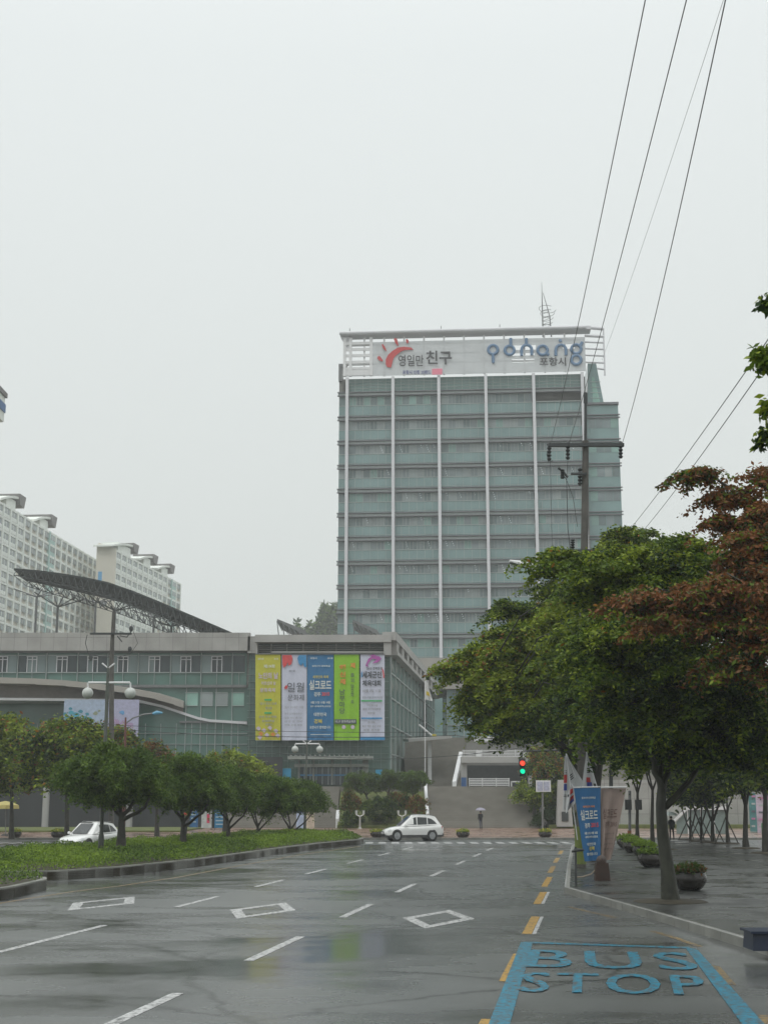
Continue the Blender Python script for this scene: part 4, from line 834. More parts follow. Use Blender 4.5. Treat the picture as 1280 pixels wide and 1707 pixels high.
for u, vj in ((62, 995), (97, 1012), (160, 1005), (192, 1018), (257, 1030), (286, 1044)):
    Yc = 176 if u in (97, 192, 286) else 184; b = P(u, vj, Yc); mb = MB(); mb.tube([(b.x, Yc, pz - .3), b], .16, 8)
    for dx, dy in ((-2.6, -2), (-1, 2), (1.2, -2), (2.8, 2), (-2.2, 3), (2.2, 0)):
        s_ = (u + dx * 13 - 24) / 406; q = Vector((b.x + dx, Yc + dy, 0)); k = min(range(len(A)), key=lambda i: abs(A[i].x - q.x)); q.z = max(b.z + .8, A[k].z - 2.2); tr_ = mb.tube([b, q], .08, 5)
    mb.box(b.x - 1, b.x + 1, Yc - .4, Yc + .4, pz - .5, pz + .1); obj('branching_post', mb, GREYM, rc)
# ---- side glass hall and retaining structures to the right of the upper steps
gh = thing('glass_annex', 'low glazed annex with pale roof below the tower', 'annex', (11, 186, 10.2))
obj('wall', MB().box(8.4, 17.5, 186, 200, 10.2, 17.2), GL_S, gh); obj('roof', MB().box(7.6, 18.3, 184.8, 201, 17.25, 18.4), BEIGE, gh)
mb = MB()
for k in range(9): mb.box(8.4 + k * 1.1, 8.48 + k * 1.1, 185.85, 185.98, 10.2, 17.2)
for z in (12.5, 15): mb.box(8.4, 17.5, 185.82, 185.98, z, z + .1)
obj('mullions', mb, MULL, gh)
sc_ = thing('stair_canopy', 'flat pale canopy on one column by the upper steps', 'canopy', P(718, 1262, 158))
a = P(680, 1238, 157); b = P(750, 1232, 157); obj('roof', MB().prism([(a.x, 155, a.z), (b.x, 155, b.z), (b.x + .4, 161, b.z + .3), (a.x - .5, 161, a.z + .3)], (0, 0, .3)), CONC, sc_)
a = P(716, 1262, 158); obj('column', MB().box(a.x - .2, a.x + .2, 157.8, 158.2, 4.1, P(716, 1236, 158).z), WHITEM, sc_)
a, b = P(698, 1208, 158), P(722, 1228, 158); obj('brace', MB().tube([a, b], .12, 6), WHITEM, sc_); obj('hazard_board', MB().box(P(720, 1225, 157).x, P(727, 1225, 157).x, 156.8, 157, P(720, 1228, 157).z, P(720, 1224, 157).z), mat('sign_yellow', (.5, .4, .03), .5), sc_)
pk = thing('parking_deck', 'concrete parking deck with dark opening and white slatted railings', 'parking deck', P(825, 1310, 147))
def rk(mb, u0, u1, v0, v1, Y=147, d=.3, mi=0): return rf(mb, u0, u1, v0, v1, Y, d, mi)
xr = P(775, 1300, 147).x
mb = MB(); rk(mb, 768, 990, 1262, 1272, 147, 1); rk(mb, 768, 778, 1262, 1318, 147.2, .6); rk(mb, 880, 990, 1262, 1318, 147.2, .5); obj('wall', mb, CONC, pk)
mb = MB(); rk(mb, 778, 990, 1238, 1318, 151, .3); obj('back_wall', mb, CONCD, pk)
mb = MB(); rk(mb, 778, 884, 1276, 1318, 150.2, .3); obj('opening_shade_sheet', mb, DKMET, pk)  # dark sheet painted in for the shade inside the deck opening
mb = MB()
for k in range(5): rk(mb, 781, 849, 1297.5 + k * 2.7, 1299 + k * 2.7, 146.2, .15)
for u in (781, 803, 826, 847): rk(mb, u, u + 1.6, 1297, 1311, 146.3, .15)
rk(mb, 851, 867, 1302, 1304, 146.2, .15); rk(mb, 851, 853, 1302, 1311, 146.2, .15); rk(mb, 865, 867, 1302, 1311, 146.2, .15)
obj('railing', mb, WHITEM, pk)
mb = MB()
for k in range(5): rk(mb, 770, 886, 1250.5 + k * 2.5, 1251.5 + k * 2.5, 147, .15)
for u in (772, 794, 802, 830, 858, 884): rk(mb, u, u + 1.4, 1250, 1262, 147.1, .15)
obj('railing', mb, WHITEM, pk)
mb = MB(); rk(mb, 793, 802, 1252, 1262, 146.6, .5); rk(mb, 790, 830, 1210, 1213, 165, .4); rk(mb, 790, 826, 1218, 1220, 165, .4); rk(mb, 790, 824, 1228, 1236, 165, .4); rk(mb, 793, 796, 1210, 1240, 165, .3)
obj('upper_railing', mb, WHITEM, pk)
a = P(768, 1312, 145.6); b = P(779, 1312, 145.6); tag(obj('sign_board', MB().box(P(768.5, 1300, 145.6).x, P(777, 1300, 145.6).x, 145.4, 145.6, 4.1, P(770, 1296, 145.6).z), mat('sign_board_blue', (.03, .09, .22), .5)), 'small blue board at the foot of the deck railing', 'sign board')
tag(obj('retaining_wall', MB().box(P(985, 1300, 137).x, 52, 137, 137.5, 0.1, P(1000, 1300, 137).z), CONCJ), 'long plain concrete wall behind the right hand trees', 'wall')
# white sloped handrails / flank walls on the steps
def flank(label, x, ya, za, yb, zb, h, w=.18):
    tag(obj('stair_flank', MB().hexa([(x - w, ya, za - .3), (x + w, ya, za - .3), (x + w, yb, zb - .3), (x - w, yb, zb - .3), (x - w, ya, za + h), (x + w, ya, za + h), (x + w, yb, zb + h), (x - w, yb, zb + h)]), WHITEM), label, 'stair flank')
flank('white sloped flank wall between broad staircase and pine bed', 4.2, 135, .2, 143, 4.1, .55, .14)
flank('white sloped flank wall at the right end of the broad staircase', 15.35, 135, .2, 138, 1.6, .9, .2)
flank('white sloped flank wall beside the narrow left steps', -4.45, 135, .2, 137, 1.0, .8, .16)
a = P(757, 1310, 145); b = P(768, 1253, 156); tag(obj('stair_flank', MB().hexa([(a.x - .2, 145, 4.1), (a.x + .2, 145, 4.1), (b.x + .2, 156, b.z - 1.0), (b.x - .2, 156, b.z - 1.0), (a.x - .2, 145, a.z + .45), (a.x + .2, 145, a.z + .45), (b.x + .2, 156, b.z), (b.x - .2, 156, b.z)]), WHITEM), 'long white sloped flank wall beside the parking deck', 'stair flank')
# ================================================================== VEHICLES
def suv(label, loc, rz, sc=0.9):
    """local frame: nose towards +x, length 4.7, width 1.9, height 1.72"""
    t = thing('parked_car', label, 'car', loc, rz)
    Lh = 2.35
    # stations: x, half width at sill, half width at belt, z sill, z belt(top of lower body)
    st = [(-2.35, .70, .70, .50, .86), (-2.28, .80, .82, .36, 1.00), (-2.05, .90, .92, .28, 1.08), (-1.4, .92, .95, .27, 1.06), (-.5, .92, .95, .26, 1.02), (.4, .92, .95, .26, .98), (.95, .92, .94, .26, .97), (1.35, .91, .92, .27, .93), (1.8, .90, .87, .30, .86), (2.12, .84, .78, .34, .76), (2.28, .74, .68, .40, .66), (2.35, .60, .56, .46, .58)]
    mb = MB(); rings = []
    for x, ws, wb, zs, zb in st:
        h = zb - zs; half = [(0, zs), (ws * .8, zs), (ws, zs + .12 * h), (ws + .015, zs + .4 * h), (wb + .02, zs + .68 * h), (wb - .01, zs + .88 * h), (wb - .10, zb - .005), (wb * .5, zb + .035), (0, zb + .045)]
        rings.append([(x, y, z) for y, z in half] + [(x, -y, z) for y, z in half[-2:0:-1]])
    n = len(rings[0]); b = 0
    for r_ in rings: mb.v += r_
    for k in range(len(rings) - 1):
        for j in range(n): q = (j + 1) % n; mb.f.append((k * n + j, k * n + q, (k + 1) * n + q, (k + 1) * n + j)); mb.m.append(0)
    mb.f.append(tuple(range(n))); mb.m.append(0); mb.f.append(tuple((len(rings) - 1) * n + j for j in range(n))[::-1]); mb.m.append(0)
    obj('body', mb, CARW, t, True, local=True)
    # cabin: bottom outline, top outline
    cb = [(-2.12, .84, 1.05), (-1.2, .90, 1.05), (0, .90, 1.0), (.95, .84, .98), (1.12, .60, .985)]
    ct = [(-1.72, .60, 1.60), (-1.0, .68, 1.69), (-.3, .70, 1.71), (.12, .66, 1.66), (.20, .50, 1.66)]
    mb = MB()
    for s in (-1, 1):
        for k in range(4):
            a, b_, c_, d = cb[k], cb[k + 1], ct[k + 1], ct[k]; q = [(a[0], a[1] * s, a[2]), (b_[0], b_[1] * s, b_[2]), (c_[0], c_[1] * s, c_[2]), (d[0], d[1] * s, d[2])]
            mb.poly(q if s < 0 else q[::-1])
    mb.poly([(-2.12, .84, 1.05), (-1.72, .60, 1.60), (-1.72, -.60, 1.60), (-2.12, -.84, 1.05)]); mb.poly([(1.12, .6, .985), (1.12, -.6, .985), (.20, -.5, 1.66), (.20, .5, 1.66)])
    for k in range(4):
        a, b_ = ct[k], ct[k + 1]; mb.poly([(a[0], a[1], a[2]), (a[0], a[1] * .5, a[2] + .05), (b_[0], b_[1] * .5, b_[2] + .05), (b_[0], b_[1], b_[2])]); mb.poly([(a[0], a[1] * .5, a[2] + .05), (a[0], -a[1] * .5, a[2] + .05), (b_[0], -b_[1] * .5, b_[2] + .05), (b_[0], b_[1] * .5, b_[2] + .05)]); mb.poly([(a[0], -a[1] * .5, a[2] + .05), (a[0], -a[1], a[2]), (b_[0], -b_[1], b_[2]), (b_[0], -b_[1] * .5, b_[2] + .05)])
    obj('cabin', mb, CARW, t, local=True)
    def side(x, zf, s, o_=.012):   # point on the cabin side at x, height fraction
        xs = [q[0] for q in cb]; wb = np.interp(x, xs, [q[1] for q in cb]); wt = np.interp(x, [q[0] for q in ct], [q[1] for q in ct]); zb = np.interp(x, xs, [q[2] for q in cb]); zt = np.interp(x, [q[0] for q in ct], [q[2] for q in ct])
        return (x, s * (wb + (wt - wb) * zf + o_), zb + (zt - zb) * zf)
    for s in (-1, 1):
        for xs in ([(-1.78, .16), (-1.05, .12), (-1.05, .78), (-1.38, .70), (-1.62, .46)], [(-.98, .12), (-.22, .12), (-.22, .84), (-.98, .80)], [(-.14, .12), (.78, .14), (.62, .32), (.22, .70), (.0, .84), (-.14, .85)]):
            g = MB(); g.poly([side(x, z, s, .02) for x, z in (xs if s < 0 else xs[::-1])]); obj('side_window', g, CARG, t, local=True)
        m_ = MB(); m_.lathe([(.02, -.09), (.10, -.06), (.11, .02), (.07, .08), (.02, .09)], (.72, s * 1.02, 1.07), 10); m_.box(.68, .76, min(s * .86, s * 1.0), max(s * .86, s * 1.0), 1.02, 1.07); obj('mirror', m_, CARW, t, True, local=True)
        h = MB(); h.poly([(p[0], s * p[1], p[2]) for p in ((2.21, .74, .60), (2.03, .862, .66), (1.84, .90, .77), (1.98, .83, .80), (2.20, .70, .70))][::s]); obj('headlight', h, HLMP, t, local=True)
        h = MB(); h.poly([(p[0], s * p[1], p[2]) for p in ((-2.31, .70, .80), (-2.2, .89, .80), (-2.12, .935, .98), (-2.26, .80, 1.0))][::-s]); obj('tail_light', h, TAIL, t, local=True)
        c = MB(); c.box(-2.15, 2.0, min(s * .90, s * .95), max(s * .90, s * .95), .24, .42); obj('side_cladding', c, CLAD, t, local=True)
        for x in (-1.38, 1.42):
            a = MB(); a.tube([(x, s * .60, .38), (x, s * .958, .38)], .41, 22); obj('wheel_arch', a, CLAD, t, True, local=True)
            w = MB(); w.lathe([(.2, -.11), (.34, -.11), (.365, -.06), (.365, .06), (.34, .11), (.22, .11)], (0, 0, 0), 26); wo_ = obj('wheel', w, BLK, t, True, local=True); wo_.rotation_euler = (R(90), 0, 0); wo_.location = (x, s * .875, .365)
            r_ = MB(); r_.lathe([(.03, .0), (.235, .0), (.24, .02), (.20, .03), (.03, .03)], (0, 0, .085 if s < 0 else -.115), 24)
            for k in range(5):
                an = k * 2 * math.pi / 5; r_.tube([(0, 0, .125 * -s), (.21 * math.cos(an), .21 * math.sin(an), .12 * -s)], [.035, .022], 5)
            obj('rim', r_, RIM, wo_, True, local=True)
    g = MB(); g.poly([(1.10, .56, 1.035), (1.10, -.56, 1.035), (.25, -.47, 1.62), (.25, .47, 1.62)][::1]); g2 = MB(); g2.v = [(x + .02, y, z + .02) for x, y, z in g.v]; g2.f = g.f; g2.m = g.m; obj('windscreen', g2, CARG, t, local=True)
    g = MB(); g.poly([(-2.06, .62, 1.16), (-1.80, .52, 1.52), (-1.80, -.52, 1.52), (-2.06, -.62, 1.16)]); g.v = [(x - .03, y, z) for x, y, z in g.v]; obj('rear_window', g, CARG, t, local=True)
    g = MB(); g.box(2.30, 2.37, -.42, .42, .56, .64); g.box(2.27, 2.365, -.62, .62, .42, .50); obj('grille', g, DKMET, t, local=True)
    g = MB(); g.box(2.365, 2.385, -.26, .26, .49, .60); obj('number_plate', g, WHITEM, t, local=True)
    g = MB(); g.box(2.05, 2.30, -.80, .80, .24, .36); g.box(-2.36, -2.1, -.82, .82, .30, .50); obj('bumper_trim', g, CLAD, t, local=True)
    for s in (-1, 1):
        g = MB(); g.tube([(-1.5, s * .58, 1.73), (-.2, s * .60, 1.78), (.0, s * .58, 1.74)], .018, 6); obj('roof_rail', g, GREYM, t, local=True)
    t.scale = (sc, sc, sc) if not hasattr(sc, '__len__') else sc; return t
suv('white sport utility car crossing in front of the brick forecourt', (1.9, 96.5, 0), R(193), (.87, .92, 1.0))
suv('white car facing the camera behind the planted median', (-16.3, 78.5, 0), R(-112), .88)
# ================================================================== PLANTERS
def bowl_planter(label, loc, r, h, colors, seed=0, n=900):
    t = thing('bowl_planter', label, 'planter', loc, 0, 'round bowl planters')
    mb = MB(); mb.lathe([(r * .55, 0), (r * .72, h * .12), (r * .98, h * .45), (r * 1.0, h * .68), (r * .9, h * .93), (r * .95, h), (r * .86, h), (r * .80, h * .88)], (0, 0, 0), 22); obj('bowl', mb, mat('bowl_dark_glaze', (.028, .024, .02), .22, var=.3, rvar=.1), t, True, local=True)
    a = rng.uniform(0, 6.283, n); q = np.sqrt(rng.random(n)) * r * .98; z = h * .92 + (0.32 * r + .1) * rng.random(n) * (1 - (q / (r * 1.05)) ** 2 * .6)
    obj('plants', leafmesh('plants', np.column_stack([q * np.cos(a), q * np.sin(a), z]), .07 + r * .06, colors, [1] * len(colors), -.5, .9), None, t, local=True); return t
DG = [GC1, GC3, GC2]
p = G(1149, 1484, .17); bowl_planter('largest glossy dark bowl planter beside the leaning trunk', (p.x, p.y, .176), .50, .52, [GC3, RE2, PN1], n=1200)
for lab, u, v in (('dark bowl planter with green plants just left of the leaning trunk', 1086, 1445), ('second dark bowl planter up the row from the leaning trunk', 1074, 1429), ('third dark bowl planter up the row with yellow green plants', 1056, 1421), ('fourth dark bowl planter up the row with bright yellow green plants', 1045, 1414)):
    p = G(u, v, .17); bowl_planter(lab, (p.x, p.y, .176), .55, .5, [GC1, GC2, GC1] if v < 1430 else [GC2, GC3, GC1], n=1000)
YF = mat('flower_yellow', (.45, .38, .03), .6)
for lab, u, v in (('small bowl of yellow flowers on brick paving right of the white car', 774, 1398), ('bowl of yellow flowers on brick paving near the stone pillar', 918, 1399), ('dark bowl planter just in front of the crossing car nose', 628, 1398), ('dark bowl planter left of the white car behind the median', 77, 1399), ('dark bowl planter under the yellow parasol at the left edge', 3, 1399)):
    p = G(u, v, .12); p.y = max(p.y, 99.6); bowl_planter(lab, (p.x, p.y, .126), .48, .42, [YF, GC1, GC2], n=500)
# ================================================================== POLES, LAMPS, WIRES
pb = P(968, 1446, 54.5); pb.z = 0.17; pt = P(975.5, 740, 54.5)
up = thing('utility_pole', 'tall grey utility pole rising through the right hand trees with crossarms and street lamp', 'utility pole', (pb.x, pb.y, pb.z))
def PP(u, v, dy=0.0): return P(u, v, 54.5 + dy)
mb = MB(); mb.tube([pb, PP(973, 1000), PP(975.5, 735)], [.20, .165, .125], 14); obj('pole', mb, POLEC, up, True)
mb = MB(); mb.tube([PP(975.5, 745), PP(975.5, 660)], [.065, .06], 8); mb.tube([PP(975.5, 672), PP(975.5, 655)], .085, 8); obj('top_pipe', mb, DKMET, up, True)
mb = MB(); a, b = PP(912, 744), PP(1038, 744); mb.box(a.x, b.x, 54.22, 54.36, a.z - .07, a.z + .07); obj('crossarm', mb, DKMET, up)
mb = MB(); a, b = PP(919, 920), PP(1006, 918); mb.box(a.x, b.x, 54.22, 54.36, a.z - .06, a.z + .06); a, b = PP(950, 792), PP(976, 792); mb.box(a.x, b.x, 54.22, 54.34, a.z - .04, a.z + .04); obj('crossarm', mb, DKMET, up)
for u, v0, v1 in ((915, 738, 768), (946, 736, 766), (1034, 736, 764), (966, 780, 809), (954, 898, 918), (925, 912, 932), (937, 782, 798)):
    mb = MB(); a, b = PP(u, v0), PP(u, v1); n = 5
    mb.tube([a.lerp(b, k / (2 * n)) for k in range(2 * n + 1)], [.10 if k % 2 else .05 for k in range(2 * n + 1)], 8); obj('insulator', mb, DKMET, up, True)
mb = MB(); mb.tube([PP(917, 746), PP(911, 757), PP(914, 770), PP(921, 768)], .018, 5); mb.tube([PP(937, 790), PP(944, 800), PP(946, 880), PP(950, 915)], .016, 5); mb.tube([PP(946, 768), PP(944, 800), PP(955, 830), PP(962, 878)], .012, 5); mb.tube([PP(917, 770), PP(918, 830), PP(920, 915)], .01, 5); mb.tube([PP(930, 780), PP(938, 786), PP(946, 796)], .05, 6); obj('jumper_wire', mb, DKMET, up)
mb = MB(); mb.tube([PP(974, 975), PP(955, 966, -.3), PP(918, 954, -.7), PP(893, 947, -1)], .045, 8); obj('lamp_arm', mb, GREYM, up, True)
mb = MB(); q = [PP(900, 949, -1), PP(888, 945.5, -1.05), PP(868, 940, -1.15), PP(849, 935, -1.3)]; mb.tube(q, [.06, .13, .13, .05], 10); lh = obj('lamp_head', mb, WHITEM, up, True)
mb = MB(); mb.tube([x - Vector((0, .02, .07)) for x in q[1:]], [.05, .085, .04], 8); obj('lamp_lens', mb, mat('lamp_lens_dark', (.06, .07, .06), .2), lh, True)
mb = MB(); mb.tube([(pb.x, pb.y, .3), (pb.x, pb.y, 1.7)], .215, 14); obj('reflective_wrap', mb, mat('wrap_yellow_green', (.13, .17, .03), .5, var=.2), up, True)
# wires over the street
def wire(label, pts, r=.012, sag=0.0, m=None):
    q = []; n = 16
    for k in range(len(pts) - 1):
        for j in range(n + (1 if k == len(pts) - 2 else 0)):
            t = j / n; p = pts[k].lerp(pts[k + 1], t); p.z -= sag * 4 * t * (1 - t); q.append(p)
    mb = MB(); mb.tube(q, r, 5); o = obj('power_wire', mb, m or GREYM); tag(o, label, 'wire', 'overhead wires'); return o
def over(u1, v1, um, vm, ut):     # from the pole top, through a point, over the camera
    a = P(u1, v1, 54.4); b = P(ut, 0, 19.5); c = b + (b - a) * 0.9; m = a.lerp(b, .5); return [a, b, c]
wire('left wire of the three crossing the sky from the pole crossarm', over(917, 742, 965, 560, 1075), .010, .25)
wire('middle wire of the three crossing the sky from the pole crossarm', over(947, 742, 1010, 560, 1143.5), .010, .25)
wire('right wire of the three crossing the sky to the crossarm end', over(1036, 742, 0, 0, 1208.5), .011, .35)
wire('faint thin wire high between the right two wires', [P(1003, 600, 70), P(1205, 0, 30)], .006, .2)
wire('upper of two short wires behind the red leaves', [P(1048, 884, 60), P(1282, 562, 22), P(1420, 380, 12)], .010, .1)
wire('lower of two short wires behind the red leaves', [P(1072, 884, 60), P(1282, 598, 22), P(1430, 410, 12)], .010, .1)
wire('dark cable crossing below the banners', [P(-60, 1206, 96), P(185, 1215, 97), P(760, 1226, 88), P(985, 1215, 60)], .022, .3, DKMET)
wire('second dark cable just above the first below the banners', [P(-60, 1196, 96), P(185, 1208, 97), P(760, 1220, 88)], .018, .2, DKMET)
wire('dark cable drooping over the steps', [P(400, 1250, 96), P(640, 1265, 92), P(820, 1253, 86), P(975, 1222, 56)], .020, .1, DKMET)
# left utility pole
b = P(186, 1395, 98); b.z = .3; lp = thing('utility_pole', 'dark utility pole behind the double globe lamp at left', 'utility pole', tuple(b))
QQ = lambda u, v: P(u, v, 98)
obj('pole', MB().tube([b, QQ(186.5, 1100), QQ(190, 1020)], [.20, .165, .11], 10), POLEC, lp, True)
a, c = QQ(152, 1057), QQ(221, 1057); obj('crossarm', MB().box(a.x, c.x, 97.7, 97.85, a.z - .07, a.z + .07), DKMET, lp)
mb = MB(); mb.tube([QQ(146, 1058), QQ(143, 1072), QQ(148, 1090), QQ(175, 1096), QQ(190, 1094)], .03, 5); mb.tube([QQ(221, 1050), QQ(212, 1062), QQ(200, 1060)], .04, 5); mb.tube([QQ(222, 1050), QQ(230, 1072), QQ(218, 1090), QQ(196, 1096)], .02, 5); mb.tube([QQ(196, 1060), QQ(204, 1070)], .04, 5); obj('jumper_wire', mb, DKMET, lp)
for u, v in ((219, 1044), (217, 1078), (152, 1092)): obj('insulator', MB().tube([QQ(u, v), QQ(u, v + 4), QQ(u, v + 9)], [.1, .16, .08], 8), DKMET, lp, True)
# double globe lamps
GLB = mat('lamp_globe_glass', (.46, .48, .45), .25, var=.08)
def globe_lamp(label, u0, v0, utop, vtop, ub, vb, gl, Y, zb, r, hang, pr=.09):
    b = P(u0, v0, Y); b.z = zb; t = thing('globe_lamp', label, 'street lamp', tuple(b)); q = lambda u, v: P(u, v, Y)
    obj('pole', MB().tube([b, b + Vector((0, 0, .9)), b + Vector((0, 0, 1.0)), q(ub, vb), q(utop, vtop)], [pr * 1.5, pr * 1.4, pr, pr * .9, pr * .5], 12), mat('lamp_pole_green', (.075, .085, .07), .5, var=.2), t, True)
    bar = MB(); bar.tube([q(gl[0] + 1, vb), q(gl[1] - 1, vb)], .05, 8)
    for g in gl: bar.tube([q(g, vb), q(g, vb + hang)], .04, 6)
    obj('crossbar', bar, WHITEM, t, True)
    for g in gl:
        c = q(g, vb + hang); s_ = MB(); s_.sphere((c.x, c.y, c.z - r * .9), r, 14); obj('globe', s_, GLB, t, True)
        cp = MB(); cp.lathe([(r * .45, -r*.12), (r * .42, -.01), (r * .2, .02), (.03, .03)], (c.x, c.y, c.z), 10); obj('cap', cp, WHITEM, t, True)
    f = MB(); T_ = q(utop, vtop + 4)
    f.tube([T_ + Vector((-.28, 0, .22)), T_, T_ + Vector((.28, 0, .22))], .04, 6); obj('finial', f, WHITEM, t, True)
    bs = MB(); bs.box(b.x - .3, b.x + .3, b.y - .3, b.y + .3, zb - .05, zb + .35); obj('base', bs, CONC, t); return t
l1 = globe_lamp('tall lamp post with two hanging globes standing on the median', 169, 1404, 181, 1110, 180, 1138, (147, 218), 61, .3, .25, 9, .085)
globe_lamp('smaller double globe lamp below the white and blue banners', 508, 1384, 512, 1236, 512, 1240, (492, 533), 96, .3, .24, 4, .07)
b = P(210, 1290, 90); b.z = .12; t = thing('street_light', 'short street light with blue head on a curved arm above the trees', 'street light', tuple(b)); q = lambda u, v: P(u, v, 90)
obj('pole', MB().tube([b, q(210, 1196)], [.11, .06], 8), mat('post_rust_red', (.14, .05, .04), .6), t, True); obj('arm', MB().tube([q(210, 1206), q(222, 1197), q(240, 1191), q(256, 1189)], .05, 6), GREYM, t, True)
obj('lamp_head', MB().tube([q(255, 1190), q(262, 1188), q(271, 1188.5)], [.08, .13, .06], 8), mat('lamp_head_blue', (.08, .30, .45), .35), t, True)
# traffic signal on a mast arm coming from the right
t = thing('traffic_signal', 'vertical traffic signal lit red and green on a mast arm', 'traffic signal', tuple(G(1018, 1412, .17))); q = lambda u, v: P(u, v, 86); B_ = q(1018, 1405); B_.z = .17
obj('mast', MB().tube([B_, q(1018, 1262), q(1012, 1252), q(960, 1250), q(871, 1252)], [.14, .11, .09, .07, .05], 8), DKMET, t, True)
c0 = q(870, 1272.5); c1 = q(870.5, 1286); cx = c0.x
hb = MB(); hb.box(cx - .19, cx + .19, 85.9, 86.2, c1.z - .30, c0.z + .30); hb.tube([(cx, 86, c0.z + .3), (cx, 86, q(871, 1252).z)], .04, 6); obj('housing', hb, DKMET, t)
for c, m in ((c0, mat('signal_red_lit', (.6, .03, .02), .4, emit=(1, .06, .03, 1.6))), (c1, mat('signal_green_lit', (.0, .4, .25), .4, emit=(.0, .75, .38, 1.1)))):
    l = MB(); l.lathe([(.155, 0), (.14, .04), (.08, .07), (.02, .08)], (0, 0, 0), 16); lo_ = obj('lamp', l, m, t, True); lo_.rotation_euler = (R(90), 0, 0); lo_.location = Vector((cx, 85.88, c.z)) - WT[t.name]
    v_ = MB(); v_.tube([(cx, 85.62, c.z + .02), (cx, 85.9, c.z)], [.17, .17], 14, cap=False); obj('visor', v_, DKMET, t, True)
# road sign, stone pillar, garden lamps
t = thing('road_sign', 'white framed sign with two text columns by the garden right of the steps', 'sign', tuple(P(904, 1384, 128))); b = P(904, 1384, 128); b.z = .12
mb = MB(); rf(mb, 893, 917.5, 1301, 1320, 128, .15); obj('frame', mb, WHITEM, t); mb = MB(); rf(mb, 895, 904.5, 1303, 1318, 127.84, .03); rf(mb, 906, 915.5, 1303, 1318, 127.84, .03); obj('panel', mb, mat('sign_panel_lilac', (.36, .38, .48), .5, var=.2, scale=6), t)
obj('post', MB().tube([b, P(904, 1321, 128)], .09, 8), GREYM, t)
t = thing('stone_pillar', 'pale stone pillar with dark inscription plate on the lawn', 'monument', tuple(P(939, 1382, 133))); a = P(929, 1300, 133); b = P(950, 1300, 133); mb = MB(); mb.hexa([(a.x - .15, 133, .3), (b.x + .15, 133, .3), (b.x + .15, 134.2, .3), (a.x - .15, 134.2, .3), (a.x + .1, 133.1, a.z), (b.x - .1, 133.1, a.z), (b.x - .1, 134, a.z), (a.x + .1, 134, a.z)]); obj('pillar', mb, CONC, t)
mb = MB(); rf(mb, 936, 947, 1353, 1369, 132.98, .06); obj('plate', mb, DKMET, t)
for u, lab in ((600, 'left garden lamp with two white upright tubes before the pine bed'), (670, 'garden lamp with two white upright tubes behind the crossing car')):
    b = P(u, 1376, 133); b.z = .12; t = thing('garden_lamp', lab, 'garden lamp', tuple(b), 0, 'garden lamps'); q = lambda a, v: P(u + a, v, 133)
    obj('post', MB().tube([b, b + Vector((0, 0, .1)), q(0, 1360)], [.25, .10, .07], 10), CONC, t, True); mb = MB(); mb.tube([q(-6, 1353), q(-6, 1358), q(0, 1361), q(6, 1358), q(6, 1353)], .06, 6); obj('bracket', mb, WHITEM, t, True)
    for s in (-6, 6): mb = MB(); mb.tube([q(s, 1357), q(s, 1351)], .11, 8); obj('tube_lamp', mb, GLB, t, True)
for lab, u0, u1, v0, v1, m in (('blue entrance sign at the left side of the doors', 470, 485, 1281, 1302, 'sign_board_bright'), ('round topped blue sign right of the entrance', 626, 637, 1283, 1302, 'sign_board_bright')):
    mb = MB(); rf(mb, u0, u1, v0, v1, 143.5, .12); rf(mb, (u0 + u1) / 2 - 1, (u0 + u1) / 2 + 1, v1, 1312, 143.5, .08); a = mat(m, (.03, .25, .42), .5); tag(obj('entrance_sign', mb, a), lab, 'sign')
# booths and boards under the median trees
for lab, us, c in (('blue board behind the median trees, second trunk from left', (317, 330, 1346, 1379), (.03, .12, .28)), ('white board with red mark behind the median trees', (336, 353, 1350, 1380), (.45, .48, .47)), ('bright blue board right of the white one behind the median', (358, 376, 1350, 1380), (.02, .17, .33)), ('pale blue leaning banner at the right end of the median trees', (494, 509, 1344, 1381), (.38, .45, .58)), ('cream banner with orange top by the median end', (511, 524, 1344, 1381), (.50, .42, .33))):
    u0, u1, v0, v1 = us; t = thing('display_board', lab, 'display board', tuple(P((u0 + u1) / 2, v1, 128)), 0, 'display boards on the forecourt'); mb = MB(); rf(mb, u0, u1, v0, v1, 128, .1); obj('board', mb, mat('board_' + str(us[0]), c, .5, var=.2, scale=2), t)
    mb = MB(); [rf(mb, u, u + 1, v1 - 4, 1388, 128.3, .1) for u in (u0, u1 - 1)]; obj('stand', mb, GREYM, t)
    mb = MB()
    if us[0] == 336: rf(mb, 345, 349.5, 1357, 1372, 127.88, .03, 0)
    elif us[0] == 511: rf(mb, 511, 524, 1344, 1352, 127.88, .03, 1)
    elif us[0] == 494: [rf(mb, 496 + 4 * k, 499 + 4 * k, 1347, 1353, 127.88, .03, 2) for k in range(3)]
    else: [rf(mb, u0 + 2, u1 - 3, v0 + 5 + 6 * k, v0 + 7 + 6 * k, 127.88, .03, 3) for k in range(4)]
    obj('print', mb, [mat('board_red', (.55, .06, .12), .5), mat('board_orange', (.5, .25, .04), .5), mat('board_cyan', (.05, .3, .5), .5), mat('board_pale', (.35, .45, .5), .5)], t)
# yellow parasol
b = P(10, 1392, 106); b.z = .12; t = thing('parasol', 'faded yellow parasol at the left edge', 'parasol', tuple(b)); c = P(10, 1338, 106)
mb = MB(); mb.lathe([(1.05, -.45), (1.0, -.18), (.6, .0), (.05, .12)], (c.x, c.y, c.z), 10); obj('canopy', mb, mat('parasol_yellow', (.42, .36, .12), .7), t); obj('pole', MB().tube([b, c], .04, 6), GREYM, t); obj('base', MB().lathe([(.35, 0), (.3, .1), (.06, .14)], tuple(b), 10), DKMET, t)
